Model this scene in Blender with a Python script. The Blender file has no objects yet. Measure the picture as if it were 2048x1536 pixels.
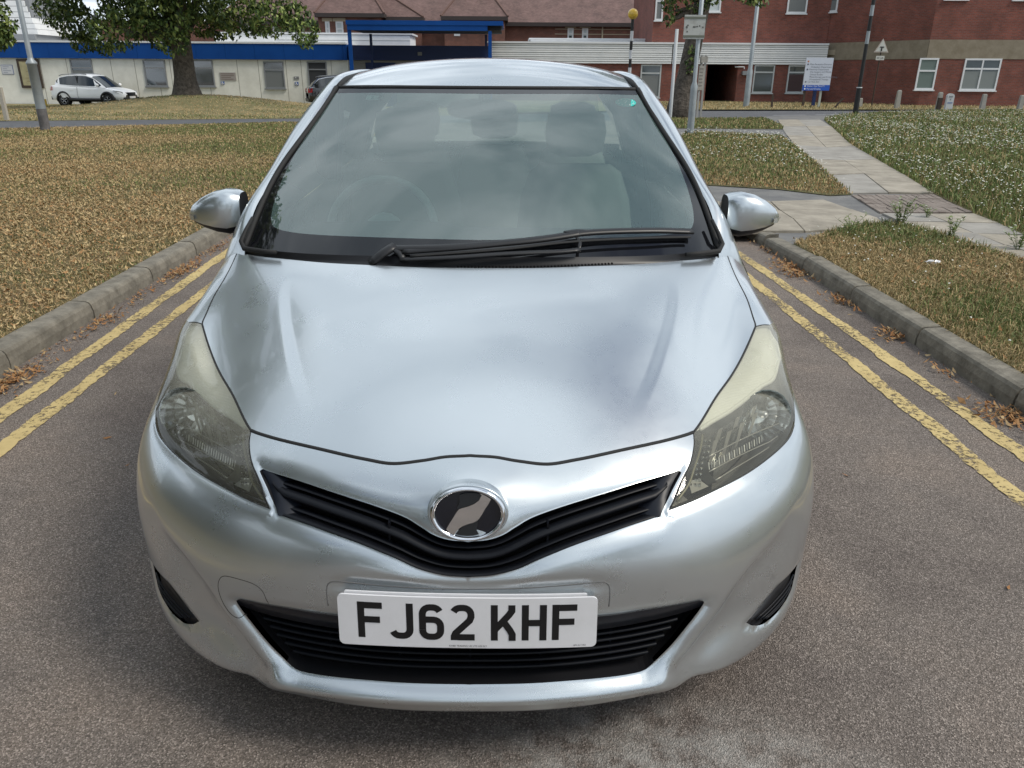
import bpy, bmesh, math, random
import numpy as np
from mathutils import Vector, Matrix
from mathutils.geometry import delaunay_2d_cdt
from mathutils.bvhtree import BVHTree
R=math.radians
scene=bpy.context.scene; COL=scene.collection
random.seed(7); rng=np.random.default_rng(7)
# ------------------------------------------------------------------ camera (world: car axis = +Y, ground z = 0)
FOC=1532.; PIT=R(21.97); PSI=-.0058857; ROL=.0064405; CAM=np.array([.0779,-1.258,1.44])
FW=np.array([-math.sin(PSI)*math.cos(PIT),math.cos(PSI)*math.cos(PIT),-math.sin(PIT)])
_r=np.array([math.cos(PSI),math.sin(PSI),0.]); _u=np.cross(_r,FW)
RT=_r*math.cos(ROL)+_u*math.sin(ROL); UP=_u*math.cos(ROL)-_r*math.sin(ROL)
cd=bpy.data.cameras.new('camera'); cam=bpy.data.objects.new('camera',cd); COL.objects.link(cam); scene.camera=cam
cd.sensor_fit='HORIZONTAL'; cd.sensor_width=36; cd.lens=36*FOC/2048; cd.clip_start=.05; cd.clip_end=600
cam.matrix_world=Matrix(((RT[0],UP[0],-FW[0],CAM[0]),(RT[1],UP[1],-FW[1],CAM[1]),(RT[2],UP[2],-FW[2],CAM[2]),(0,0,0,1)))
# ------------------------------------------------------------------ world
W=bpy.data.worlds.new('World'); scene.world=W; W.use_nodes=True
nt=W.node_tree; N=nt.nodes; L=nt.links
for n in list(N): N.remove(n)
SUN_EL=R(50); SUN_AZ=R(112)   # azimuth clockwise from +Y : to the right of the photographer
out=N.new('ShaderNodeOutputWorld'); bg=N.new('ShaderNodeBackground'); bg.inputs[1].default_value=.082
sky=N.new('ShaderNodeTexSky'); sky.sky_type='NISHITA'; sky.sun_disc=False; sky.sun_elevation=SUN_EL; sky.sun_rotation=SUN_AZ
sky.air_density=1.0; sky.dust_density=1.5; sky.ozone_density=1.5
tc=N.new('ShaderNodeTexCoord'); sep=N.new('ShaderNodeSeparateXYZ'); L.new(tc.outputs['Generated'],sep.inputs[0])
# clouds on a flat layer: direction / (z + .18)
zz=N.new('ShaderNodeMath'); zz.operation='MAXIMUM'; zz.inputs[1].default_value=0; L.new(sep.outputs[2],zz.inputs[0])
za=N.new('ShaderNodeMath'); za.operation='ADD'; za.inputs[1].default_value=.22; L.new(zz.outputs[0],za.inputs[0])
vd=N.new('ShaderNodeVectorMath'); vd.operation='DIVIDE'; cmb=N.new('ShaderNodeCombineXYZ')
for i in range(3): L.new(za.outputs[0],cmb.inputs[i])
L.new(tc.outputs['Generated'],vd.inputs[0]); L.new(cmb.outputs[0],vd.inputs[1])
mp=N.new('ShaderNodeMapping'); mp.inputs['Location'].default_value=(3.1,1.7,0); mp.inputs['Scale'].default_value=(1,1.5,1); mp.inputs['Rotation'].default_value=(0,0,R(122)); sh_=N.new('ShaderNodeVectorMath'); sh_.operation='ADD'; sh_.inputs[1].default_value=(-.20,.21,0); L.new(vd.outputs[0],sh_.inputs[0]); L.new(sh_.outputs[0],mp.inputs[0])
no=N.new('ShaderNodeTexNoise'); no.inputs['Scale'].default_value=1.15; no.inputs['Detail'].default_value=8; no.inputs['Roughness'].default_value=.55; no.inputs['Distortion'].default_value=.6
L.new(mp.outputs[0],no.inputs['Vector'])
cr=N.new('ShaderNodeValToRGB'); cr.color_ramp.elements[0].position=.335; cr.color_ramp.elements[1].position=.455; L.new(no.outputs[0],cr.inputs[0])
no2=N.new('ShaderNodeTexNoise'); no2.inputs['Scale'].default_value=2.6; no2.inputs['Distortion'].default_value=.8; no2.inputs['Detail'].default_value=6; L.new(mp.outputs[0],no2.inputs['Vector'])
cc=N.new('ShaderNodeValToRGB'); e=cc.color_ramp.elements; e[0].position=.36; e[0].color=(5.6,6.5,7.5,1); e[1].position=.64; e[1].color=(11.6,12.6,13.6,1)
L.new(no2.outputs[0],cc.inputs[0])
mx=N.new('ShaderNodeMixRGB'); L.new(cr.outputs[0],mx.inputs[0]); L.new(sky.outputs[0],mx.inputs[1]); L.new(cc.outputs[0],mx.inputs[2])
L.new(mx.outputs[0],bg.inputs[0]); L.new(bg.outputs[0],out.inputs[0])
sd=bpy.data.lights.new('sun','SUN'); sun=bpy.data.objects.new('sun',sd); COL.objects.link(sun)
sd.energy=2.1; sd.angle=R(18); sd.color=(1,.93,.83)
dv=Vector((math.sin(SUN_AZ)*math.cos(SUN_EL),math.cos(SUN_AZ)*math.cos(SUN_EL),math.sin(SUN_EL)))
sun.rotation_euler=dv.to_track_quat('Z','Y').to_euler()
vs=scene.view_settings; vs.view_transform='Standard'; vs.look='None'; vs.gamma=1; vs.exposure=.25; vs.use_curve_mapping=False
# ------------------------------------------------------------------ survey helpers
def ray(px,py): return FW+RT*((px-1024)/FOC)-UP*((py-768)/FOC)
def atY(px,py,Y): r=ray(px,py); return CAM+r*((Y-CAM[1])/r[1])
def atZ(px,py,Z): r=ray(px,py); return CAM+r*((Z-CAM[2])/r[2])
def pr(p):
    d=np.atleast_2d(p)-CAM; z=d@FW; return np.stack([1024+FOC*(d@RT)/z,768-FOC*(d@UP)/z],-1)
# ------------------------------------------------------------------ materials
MT={}
def mat(name,col,rough=.6,metal=0,coat=0,spec=.5,noise=None,bump=None,trans=0,emit=None):
    """noise=(scale,colour2,detail[,lo,hi]); bump=(scale,strength,distance)"""
    if name in MT: return MT[name]
    m=bpy.data.materials.new(name); m.use_nodes=True; t=m.node_tree; b=t.nodes['Principled BSDF']
    b.inputs['Base Color'].default_value=(*col,1); b.inputs['Roughness'].default_value=rough; b.inputs['Metallic'].default_value=metal
    b.inputs['Coat Weight'].default_value=coat; b.inputs['Coat Roughness'].default_value=.04; b.inputs['Specular IOR Level'].default_value=spec
    if noise or bump:
        tc=t.nodes.new('ShaderNodeTexCoord')
    if noise:
        n=t.nodes.new('ShaderNodeTexNoise'); n.inputs['Scale'].default_value=noise[0]; n.inputs['Detail'].default_value=noise[2]
        n.inputs['Roughness'].default_value=.65
        t.links.new(tc.outputs['Object'],n.inputs['Vector'])
        r=t.nodes.new('ShaderNodeValToRGB'); lo,hi=(noise[3],noise[4]) if len(noise)>3 else (.35,.65)
        r.color_ramp.elements[0].position=lo; r.color_ramp.elements[1].position=hi
        r.color_ramp.elements[0].color=(*col,1); r.color_ramp.elements[1].color=(*noise[1],1)
        t.links.new(n.outputs[0],r.inputs[0]); t.links.new(r.outputs[0],b.inputs['Base Color'])
    if bump:
        n=t.nodes.new('ShaderNodeTexNoise'); n.inputs['Scale'].default_value=bump[0]; n.inputs['Detail'].default_value=4
        t.links.new(tc.outputs['Object'],n.inputs['Vector'])
        u=t.nodes.new('ShaderNodeBump'); u.inputs['Strength'].default_value=bump[1]; u.inputs['Distance'].default_value=bump[2]
        t.links.new(n.outputs[0],u.inputs['Height']); t.links.new(u.outputs[0],b.inputs['Normal'])
    MT[name]=m; return m
def nodes_of(m): t=m.node_tree; return t,t.nodes,t.links,t.nodes['Principled BSDF']
def glass(name,tint,ior=1.7,rough=0.0,haze=None):
    m=bpy.data.materials.new(name); m.use_nodes=True; t=m.node_tree
    for n in list(t.nodes): t.nodes.remove(n)
    o=t.nodes.new('ShaderNodeOutputMaterial'); tr=t.nodes.new('ShaderNodeBsdfTransparent'); tr.inputs[0].default_value=(*tint,1)
    g=t.nodes.new('ShaderNodeBsdfGlossy'); g.inputs['Roughness'].default_value=rough; f=t.nodes.new('ShaderNodeFresnel'); f.inputs[0].default_value=ior
    x=t.nodes.new('ShaderNodeMixShader'); t.links.new(f.outputs[0],x.inputs[0])
    if haze:
        d=t.nodes.new('ShaderNodeBsdfDiffuse'); d.inputs[0].default_value=(*haze[0],1); x2=t.nodes.new('ShaderNodeMixShader'); x2.inputs[0].default_value=haze[1]
        t.links.new(tr.outputs[0],x2.inputs[1]); t.links.new(d.outputs[0],x2.inputs[2]); t.links.new(x2.outputs[0],x.inputs[1])
    else: t.links.new(tr.outputs[0],x.inputs[1])
    t.links.new(g.outputs[0],x.inputs[2]); t.links.new(x.outputs[0],o.inputs[0]); MT[name]=m; return m
# ------------------------------------------------------------------ object helpers
def tag(o,label=None,cat=None,group=None,kind=None):
    if label: o['label']=label
    if cat: o['category']=cat
    if group: o['group']=group
    if kind: o['kind']=kind
    return o
def empty(name,loc,label,cat,group=None,rz=0):
    o=bpy.data.objects.new(name,None); COL.objects.link(o); o.location=loc; o.rotation_euler=(0,0,rz); o.empty_display_size=.2
    tag(o,label,cat,group); return o
def link(name,me,parent=None,m=None):
    o=bpy.data.objects.new(name,me); COL.objects.link(o)
    if parent is not None:
        o.parent=parent
        p=parent; M=Matrix.Identity(4)
        while p is not None: M=Matrix.Translation(p.location)@p.rotation_euler.to_matrix().to_4x4()@M; p=p.parent
        me_world=getattr(link,'world',True)
        if me_world: me.transform(M.inverted())      # meshes are written in world coordinates
    if m is not None:
        for q in (m if isinstance(m,(list,tuple)) else [m]): me.materials.append(q)
    return o
def mesh(name,v,f,m,parent=None,smooth=False,normals=None,mi=None):
    me=bpy.data.meshes.new(name); me.from_pydata([tuple(map(float,q)) for q in v],[],[tuple(map(int,q)) for q in f]); me.update()
    o=link(name,me,parent,m)
    if smooth:
        for p in me.polygons: p.use_smooth=True
    if mi is not None: me.polygons.foreach_set('material_index',mi)
    if normals is not None: me.normals_split_custom_set_from_vertices([tuple(q) for q in normals])
    return o
class MB:
    """collects shapes into one mesh"""
    def __init__(s): s.v=[]; s.f=[]
    def add(s,v,f):
        n=len(s.v); s.v+= [tuple(map(float,q)) for q in v]; s.f+=[tuple(n+i for i in q) for q in f]; return s
    def box(s,c,d,rz=0,rx=0,ry=0):
        M=Matrix.Rotation(rz,3,'Z')@Matrix.Rotation(ry,3,'Y')@Matrix.Rotation(rx,3,'X'); c=Vector(c); v=[]
        for i in (-1,1):
            for j in (-1,1):
                for k in (-1,1): v.append(c+M@Vector((i*d[0]/2,j*d[1]/2,k*d[2]/2)))
        return s.add(v,[(0,1,3,2),(4,6,7,5),(0,4,5,1),(2,3,7,6),(0,2,6,4),(1,5,7,3)])
    def hexa(s,b,t): # 4 bottom + 4 top pts
        return s.add(list(b)+list(t),[(3,2,1,0),(4,5,6,7),(0,1,5,4),(1,2,6,5),(2,3,7,6),(3,0,4,7)])
    def tube(s,path,r,n=8,caps=True,flat=None):
        P=[Vector(p) for p in path]; rr=r if isinstance(r,(list,tuple,np.ndarray)) else [r]*len(P); v=[]; a=None
        for i,p in enumerate(P):
            t=(P[min(i+1,len(P)-1)]-P[max(i-1,0)]).normalized()
            if a is None: a=t.orthogonal().normalized()
            a=(a-t*a.dot(t)).normalized() if flat is None else (Vector(flat)-t*Vector(flat).dot(t)).normalized()
            b=t.cross(a)
            for k in range(n):
                w=2*math.pi*k/n; fy=1 if flat is None else .5
                v.append(p+(a*math.cos(w)*fy+b*math.sin(w))*rr[i])
        f=[(i*n+k,i*n+(k+1)%n,(i+1)*n+(k+1)%n,(i+1)*n+k) for i in range(len(P)-1) for k in range(n)]
        if caps: f+=[tuple(range(n))[::-1],tuple(range((len(P)-1)*n,len(P)*n))]
        return s.add(v,f)
    def grid(s,pts):
        pts=np.asarray(pts); a,b=pts.shape[:2]
        return s.add(pts.reshape(-1,3),[(i*b+j,i*b+j+1,(i+1)*b+j+1,(i+1)*b+j) for i in range(a-1) for j in range(b-1)])
    def lathe(s,c,axis,prof,n=24):
        """prof: list of (radius, height along axis)"""
        ax=Vector(axis).normalized(); a=ax.orthogonal().normalized(); b=ax.cross(a); c=Vector(c); v=[]
        for r,h in prof:
            for k in range(n): w=2*math.pi*k/n; v.append(c+ax*h+(a*math.cos(w)+b*math.sin(w))*r)
        return s.add(v,[(i*n+k,i*n+(k+1)%n,(i+1)*n+(k+1)%n,(i+1)*n+k) for i in range(len(prof)-1) for k in range(n)])
    def build(s,name,m,parent=None,smooth=False,bevel=0):
        o=mesh(name,s.v,s.f,m,parent,smooth)
        if bevel:
            bm=bmesh.new(); bm.from_mesh(o.data); bmesh.ops.bevel(bm,geom=bm.edges,offset=bevel,segments=2,affect='EDGES',clamp_overlap=True); bm.to_mesh(o.data); bm.free()
        if smooth=='auto':
            for p in o.data.polygons: p.use_smooth=True
            o.data.set_sharp_from_angle(angle=R(35))
        return o
def cr_spline(P,step,closed=False):
    P=np.asarray(P,float); n=len(P)
    if n<3: 
        k=max(1,int(np.ceil(np.linalg.norm(P[-1]-P[0])/step))); return P[0]+(P[-1]-P[0])*np.linspace(0,1,k+1)[:,None]
    Q=np.vstack([2*P[0]-P[1],P,2*P[-1]-P[-2]]) if not closed else np.vstack([P[-1],P,P[0],P[1]])
    o=[]
    for i in range(n-1 if not closed else n):
        p0,p1,p2,p3=Q[i:i+4]; k=max(1,int(np.ceil(np.linalg.norm(p2-p1)/step)))
        for q in range(k):
            t=q/k; o.append(.5*((2*p1)+(-p0+p2)*t+(2*p0-5*p1+4*p2-p3)*t*t+(-p0+3*p1-3*p2+p3)*t**3))
    if not closed: o.append(P[-1])
    return np.array(o)
# ------------------------------------------------------------------ smooth surface patches
def _spl(n):
    A=np.zeros((n,n));B=np.zeros((n,n)); A[0,0]=A[-1,-1]=1
    for i in range(1,n-1): A[i,i-1]=1;A[i,i]=4;A[i,i+1]=1;B[i,i-1]=6;B[i,i]=-12;B[i,i+1]=6
    return np.linalg.solve(A,B)
def _bas(x,n,M):
    x=np.atleast_1d(x);i=np.clip(np.floor(x).astype(int),0,n-2);f=x-i; Wt=np.zeros((len(x),n));k=np.arange(len(x))
    Wt[k,i]+=1-f;Wt[k,i+1]+=f; Wt+=((1-f)**3-(1-f))[:,None]/6*M[i]+((f**3-f))[:,None]/6*M[i+1]; return Wt
class Patch:
    def __init__(s,rows,mirror=True):
        G=np.array(rows,float); s.nt,s.nh=G.shape[:2]
        if mirror: G=np.concatenate([G[:,1:][:,::-1]*np.array([-1,1,1]),G],1); s.off=s.nh-1
        else: s.off=0
        s.G=G; s.ns=G.shape[1]; s.Ms=_spl(s.ns); s.Mt=_spl(s.nt); s.disp=None
    def base(s,st):
        st=np.atleast_2d(st); return np.einsum('ks,kt,tsc->kc',_bas(st[:,0]+s.off,s.ns,s.Ms),_bas(st[:,1],s.nt,s.Mt),s.G)
    def P(s,st):
        p=s.base(st)
        if s.disp is not None: p=p+s.disp(p,np.atleast_2d(st))
        return p
    def normal(s,st,e=.02):
        st=np.atleast_2d(st); smax=s.nh-1; a=st+[e,0]; b=st-[e,0]; c=st+[0,e]; d=st-[0,e]
        a[:,0]=np.minimum(a[:,0],smax); c[:,1]=np.minimum(c[:,1],s.nt-1); d[:,1]=np.maximum(d[:,1],0)
        n=np.cross(s.P(a)-s.P(b),s.P(c)-s.P(d)); return n/(np.linalg.norm(n,axis=1)[:,None]+1e-12)
    def prep(s):
        S,T=np.meshgrid(np.arange(0,s.nh-1+.001,.1),np.arange(0,s.nt-1+.001,.1)); s._st=np.stack([S.ravel(),T.ravel()],1)
        p=s.P(s._st); s._q=pr(p); n=s.normal(s._st); s._ok=np.einsum('ij,ij->i',n,CAM-p)>-.02
    def find(s,pts,left=False):
        """photo point -> (s,t)"""
        out=[]
        for px,py in pts:
            q=s._q if not left else s._ql
            d=((q-[px,py])**2).sum(1)+np.where(s._ok,0,1e6); st=s._st[d.argmin()].astype(float).copy()
            for _ in range(8):
                A=np.vstack([st,st+[1e-3,0],st+[0,1e-3]]); P=s.P(A)
                if left: P=P*[-1,1,1]
                Q=pr(P); J=np.array([(Q[1]-Q[0])/1e-3,(Q[2]-Q[0])/1e-3]).T
                try: stp=np.linalg.solve(J,np.array([px,py])-Q[0])
                except Exception: break
                st=st+np.clip(stp,-.4,.4); st[0]=min(max(st[0],-.3),s.nh-1); st[1]=min(max(st[1],0),s.nt-1)
            out.append(st)
        return np.array(out)
def inpoly(P,poly):
    x,y=P[:,0],P[:,1]; r=np.zeros(len(P),bool); n=len(poly)
    for i in range(n):
        x1,y1=poly[i]; x2,y2=poly[(i+1)%n]
        if y1==y2: continue
        c=((y1>y)!=(y2>y))&(x<(x2-x1)*(y-y1)/(y2-y1)+x1); r^=c
    return r
def segdist(P,L_):
    """distance of points P (k,2) to polyline L_, returns dist"""
    a=L_[:-1];b=L_[1:];d=b-a;l2=(d**2).sum(1)+1e-18; best=np.full(len(P),1e9)
    for i in range(len(a)):
        w=P-a[i]; t=np.clip((w@d[i])/l2[i],0,1); q=w-t[:,None]*d[i]; best=np.minimum(best,(q**2).sum(1))
    return np.sqrt(best)
def segproj(P,L_):
    """distance, 0..1 position along the line and side (+1 left of it)"""
    a=L_[:-1];b=L_[1:];d=b-a;ln=np.sqrt((d**2).sum(1))+1e-12;cum=np.concatenate([[0],np.cumsum(ln)]); best=np.full(len(P),1e9);u=np.zeros(len(P));sd_=np.ones(len(P)); n=len(a)
    for i in range(n):
        w=P-a[i]; tr=(w@d[i])/ln[i]**2; t=np.clip(tr,0,1); q=w-t[:,None]*d[i]; dd=(q**2).sum(1); m=dd<best; best[m]=dd[m]; u[m]=(cum[i]+t[m]*ln[i])/cum[-1]
        i0,i1=max(0,i-2),min(n,i+3); tg=L_[i1]-L_[i0]
        sd_[m]=np.sign(tg[0]*w[m,1]-tg[1]*w[m,0])
    return np.sqrt(best),u,sd_
def cdt(patch,lines,gridpts,keep=.35,scale=(1,1)):
    """triangulate gridpts with the polylines (in s,t) as edges"""
    V=[];E=[]
    sc=np.array(scale)
    m=np.ones(len(gridpts),bool)
    for l in lines: m&=segdist(gridpts*sc,l*sc)>keep
    for l in lines:
        n=len(V); V+=[Vector(q) for q in l]; E+=[(n+i,n+i+1) for i in range(len(l)-1)]
    V+=[Vector(q) for q in gridpts[m]]
    r=delaunay_2d_cdt(V,E,[],0,1e-5)
    return np.array([tuple(q) for q in r[0]]),np.array(r[2])
# ================================================================== the silver hatchback
paint=mat('silver_paint',(.53,.575,.60),rough=.30,metal=.88,coat=1)
t,n_,l_,b_=nodes_of(paint)
_tc=n_.new('ShaderNodeTexCoord'); _n=n_.new('ShaderNodeTexNoise'); _n.inputs['Scale'].default_value=7; _n.inputs['Detail'].default_value=9; _n.inputs['Roughness'].default_value=.7
l_.new(_tc.outputs['Object'],_n.inputs[0]); _m=n_.new('ShaderNodeMapRange'); _m.inputs[1].default_value=.3; _m.inputs[2].default_value=.75; _m.inputs[3].default_value=.25; _m.inputs[4].default_value=.33
l_.new(_n.outputs[0],_m.inputs[0]); l_.new(_m.outputs[0],b_.inputs['Roughness'])
_s=n_.new('ShaderNodeTexNoise'); _s.inputs['Scale'].default_value=160; _s.inputs['Detail'].default_value=2; l_.new(_tc.outputs['Object'],_s.inputs[0])
_r=n_.new('ShaderNodeValToRGB'); _r.color_ramp.elements[0].position=.79; _r.color_ramp.elements[0].color=(.59,.633,.655,1); _r.color_ramp.elements[1].position=.81; _r.color_ramp.elements[1].color=(.22,.2,.17,1)
l_.new(_s.outputs[0],_r.inputs[0]); l_.new(_r.outputs[0],b_.inputs['Base Color'])
blackp=mat('black_plastic',(.012,.012,.014),rough=.42,spec=.5)
blackg=mat('black_gloss',(.006,.007,.012),rough=.12,spec=.6)
rubber=mat('rubber',(.012,.012,.012),rough=.75,bump=(90,.2,.002))
chrome=mat('chrome',(.82,.83,.85),rough=.05,metal=1)
void=mat('dark_void',(.004,.004,.004),rough=.9,spec=.1)
whitep=mat('white_acrylic',(.70,.70,.72),rough=.22,coat=.3,noise=(6,(.62,.62,.63),8,.45,.8))
plate_black=mat('plate_black',(.006,.006,.007),rough=.4)

ROWS=[
[(0,.05,.15),(.13,.05,.15),(.26,.06,.15),(.38,.085,.15),(.50,.12,.155),(.60,.18,.16),(.71,.27,.165),(.79,.35,.17),(.835,.42,.17),(.845,.49,.17)],
[(0,-.005,.185),(.13,-.002,.185),(.26,.012,.188),(.38,.035,.193),(.50,.065,.197),(.60,.125,.19),(.715,.22,.2),(.795,.32,.22),(.84,.41,.225),(.852,.465,.23)],
[(0,0,.26),(.13,.002,.26),(.26,.014,.26),(.385,.038,.262),(.505,.08,.27),(.63,.16,.28),(.735,.25,.29),(.81,.345,.29),(.848,.42,.295),(.857,.456,.295)],
[(0,.0,.34),(.13,.003,.34),(.26,.015,.34),(.39,.04,.34),(.51,.082,.345),(.635,.16,.35),(.745,.26,.36),(.818,.355,.37),(.85,.425,.37),(.858,.463,.37)],
[(0,.0,.42),(.13,.003,.42),(.26,.017,.42),(.395,.045,.425),(.52,.09,.43),(.645,.17,.44),(.752,.27,.45),(.822,.365,.46),(.849,.43,.46),(.858,.486,.45)],
[(0,.005,.50),(.13,.009,.50),(.26,.024,.50),(.40,.058,.505),(.52,.11,.515),(.64,.19,.53),(.745,.29,.54),(.812,.385,.55),(.843,.45,.55),(.856,.52,.51)],
[(0,.03,.575),(.13,.034,.575),(.26,.055,.58),(.395,.095,.59),(.515,.155,.60),(.625,.235,.61),(.72,.33,.62),(.79,.42,.63),(.828,.50,.63),(.855,.56,.55)],
[(0,.085,.645),(.13,.09,.645),(.255,.11,.648),(.38,.15,.655),(.49,.21,.662),(.59,.295,.672),(.68,.39,.69),(.76,.49,.71),(.815,.59,.70),(.854,.62,.588)],
[(0,.17,.703),(.13,.175,.703),(.255,.19,.705),(.38,.225,.707),(.49,.285,.707),(.575,.375,.718),(.66,.48,.742),(.75,.60,.77),(.822,.695,.75),(.854,.69,.62)],
[(0,.31,.782),(.13,.315,.782),(.26,.33,.782),(.385,.365,.78),(.50,.425,.774),(.595,.505,.768),(.68,.59,.776),(.765,.69,.796),(.838,.785,.772),(.855,.77,.634)],
[(0,.48,.86),(.135,.485,.86),(.27,.50,.858),(.395,.53,.853),(.515,.59,.843),(.61,.66,.83),(.695,.735,.822),(.775,.81,.826),(.840,.885,.79),(.855,.85,.63)],
[(0,.65,.918),(.14,.655,.918),(.28,.67,.916),(.41,.70,.910),(.53,.75,.90),(.63,.81,.888),(.715,.88,.875),(.785,.94,.862),(.838,1.0,.81),(.855,.94,.60)],
[(0,.80,.958),(.145,.805,.958),(.29,.83,.957),(.42,.865,.953),(.55,.915,.947),(.66,.97,.942),(.745,1.04,.935),(.80,1.09,.90),(.84,1.12,.82),(.855,1.04,.53)]]
BODY=Patch(ROWS)
# outline survey (right half as seen in the photograph)
sv={
'seam':[(941,911),(990,914),(1037,922),(1096,928),(1154,919),(1248,899),(1342,878),(1387,864)],
'side1':[(1387,864),(1428,800),(1464,749),(1493,695),(1511,653)],
'side2':[(1511,653),(1508,640),(1489,587),(1455,511)],
'rear':[(1455,511),(1452,511),(1372,520),(1268,529),(1113,535),(958,536)],
'lensT':[(1511,653),(1524,650),(1538,650)],
'lensB':[(1589,850),(1580,874),(1559,898),(1514,934),(1440,976),(1390,1000),(1338,1020)],
'lensI':[(1338,1020),(1359,973),(1380,928),(1388,892),(1387,864)],
'ugT':[(940,1083),(975,1080),(1006,1070),(1032,1054),(1072,1032),(1154,1004),(1272,967),(1357,941)],
'ugS':[(1362,940),(1363,945),(1345,980),(1320,1031)],
'ugB':[(1316,1033),(1248,1056),(1154,1089),(1084,1117),(1037,1138),(985,1151),(940,1154)],
'lgT':[(940,1240),(1060,1240),(1212,1235),(1300,1222),(1398,1203)],
'lgS':[(1398,1203),(1408,1204),(1402,1218),(1376,1252),(1341,1294),(1300,1334),(1280,1345)],
'lgB':[(1280,1345),(1250,1351),(1148,1362),(1060,1368),(940,1370)],
'vent':[(1595,1129),(1558,1168),(1523,1209),(1491,1243),(1508,1250),(1535,1242),(1567,1209),(1584,1177)],
'ridge':[(1316,1372),(1332,1353),(1376,1303),(1429,1236),(1470,1177),(1514,1119),(1558,1063),(1588,1010),(1605,960)],
'crease':[(1258,862),(1283,800),(1310,735),(1336,650),(1347,590),(1344,545)],
'tow':[(1430,1180),(1428,1160),(1417,1154),(1355,1171),(1337,1186),(1328,1209)],
'cream':[(1395,858),(1428,838),(1470,812),(1523,770),(1556,745),(1569,715),(1552,672),(1538,650)],
}
CV={}
def resurvey():
    BODY.prep()
    for k,v in sv.items(): CV[k]=BODY.find(v)
resurvey()
def xz(st): p=BODY.base(st); return np.stack([p[:,0],p[:,2]],1)
def mkfields():
    f={}
    f['ug']=xz(np.vstack([cr_spline(CV['ugT'],.1),CV['ugS'],cr_spline(CV['ugB'],.1)])); f['lg']=xz(np.vstack([cr_spline(CV['lgT'],.1),cr_spline(CV['lgS'],.1),cr_spline(CV['lgB'],.1)]))
    f['vent']=xz(np.vstack([CV['vent'],CV['vent'][:1]])); f['ridge']=xz(cr_spline(CV['ridge'],.1)); f['lensB']=xz(cr_spline(CV['lensB'],.1)); f['lensI']=xz(cr_spline(CV['lensI'],.1))
    b=BODY.base(cr_spline(CV['crease'],.04)); f['crease']=b[:,:2]
    f['seam']=xz(cr_spline(CV['seam'],.1))
    return f
def sstep(x): x=np.clip(x,0,1); return x*x*(3-2*x)
def disp(p,st):
    x=np.abs(p[:,0]); q=np.stack([x,p[:,2]],1); lo=st[:,1]<9.4; h=np.zeros(len(p)); F=FIELD
    if lo.any():
        ql=q[lo]; hl=np.zeros(len(ql))
        for k,w,a in (('ug',.034,.009),('lg',.034,.016),('vent',.02,.008)):
            d=segdist(ql,F[k]); m_=a*np.clip(1-d/w,0,1)**2
            if k=='ug': dl,ul,sl=segproj(ql,F['lensI']); zt_=F['lensI'][0,1]; m_=m_*np.where(ql[:,1]>zt_-.01,np.where(sl<0,0,sstep(dl/.012)),1)
            hl+=m_
        d=segdist(ql,F['lensB']); hl+=.006*np.clip(1-d/.02,0,1)**2*(st[lo,1]<8.3)
        # ridge : outer side scooped back
        d,u,side=segproj(ql,F['ridge']); amp=sstep(u/.12)*(1-sstep((u-.5)/.5)); x_=-side*d; k=.005; xs_=k*np.logaddexp(0,x_/k); w=.05
        hl+=.034*amp*(xs_/w)*np.exp(1-xs_/w)
        # lower lip kicks forward
        z=ql[:,1]; hl-=.014*np.exp(-((z-.222)/.022)**2)*sstep((.52-ql[:,0])/.12)
        # soft belly between V ridge and plate
        hl+=.007*np.exp(-((z-.485)/.018)**2)*sstep((.33-ql[:,0])/.12)
        # emblem mound
        hl-=.030*np.exp(-(ql[:,0]/.105)**2-((z-.672)/.042)**2)*(1-sstep((st[lo,1]-7.6)/1.7))
        h[lo]=hl
    dz=np.zeros(len(p)); hi=st[:,1]>7.8
    if hi.any():
        ph=np.stack([x[hi],p[hi,1]],1); d,u,side=segproj(ph,F['crease']); amp=sstep(u/.35)*(1-sstep((u-.65)/.35)); xx=side*d
        dz[hi]=-.0065*amp*sstep((xx+.018)/.036)*np.exp(-np.maximum(xx,0)/.22)
    o=np.zeros_like(p); o[:,1]=h; o[:,2]=dz-.25*h*0; return o
for _it in range(2):
    FIELD=mkfields(); BODY.disp=disp; resurvey()
FIELD=mkfields()
st_=.08
curve={k:cr_spline(v,st_) for k,v in CV.items()}
for k in ('seam','ugT','lgT'): curve[k][0,0]=0
for k in ('rear','ugB','lgB'): curve[k][-1,0]=0
curve['side1'][0]=curve['seam'][-1]; curve['side2'][0]=curve['side1'][-1]; curve['rear'][0]=curve['side2'][-1]
curve['lensT'][0]=curve['side1'][-1]; curve['lensI'][-1]=curve['seam'][-1]; curve['lensI'][0]=curve['lensB'][-1]
lb0=curve['lensB'][0]; lt1=curve['lensT'][-1]
curve['lensO']=cr_spline([lt1,(8.35,9.35),(8.55,8.3),(8.5,7.4),lb0],st_)
curve['ugS'][0]=curve['ugT'][-1]; curve['ugB'][0]=curve['ugS'][-1]
curve['lgS'][0]=curve['lgT'][-1]; curve['lgB'][0]=curve['lgS'][-1]
curve['fb']=cr_spline([lb0,(8.75,6.35),(9,6.25)],st_)
pv=np.vstack([cr_spline(CV['vent'][:4],st_),cr_spline(CV['vent'][3:],st_)[1:],CV['vent'][:1]]); curve['vent']=pv
bord=[np.array([(0,0),(0,12)],float),np.array([(9,0),(9,12)],float),np.array([(0,0),(9,0)],float),np.array([(0,12),(9,12)],float)]
def split(l,k):  # densify straight border
    m=[l[0]]; 
    for i in range(len(l)-1): m+=list(l[i]+(l[i+1]-l[i])*np.linspace(0,1,k+1)[1:,None])
    return np.array(m)
bord=[split(bord[0],110),split(bord[1],100),split(bord[2],100),split(bord[3],80)]
gp=[]
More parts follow.
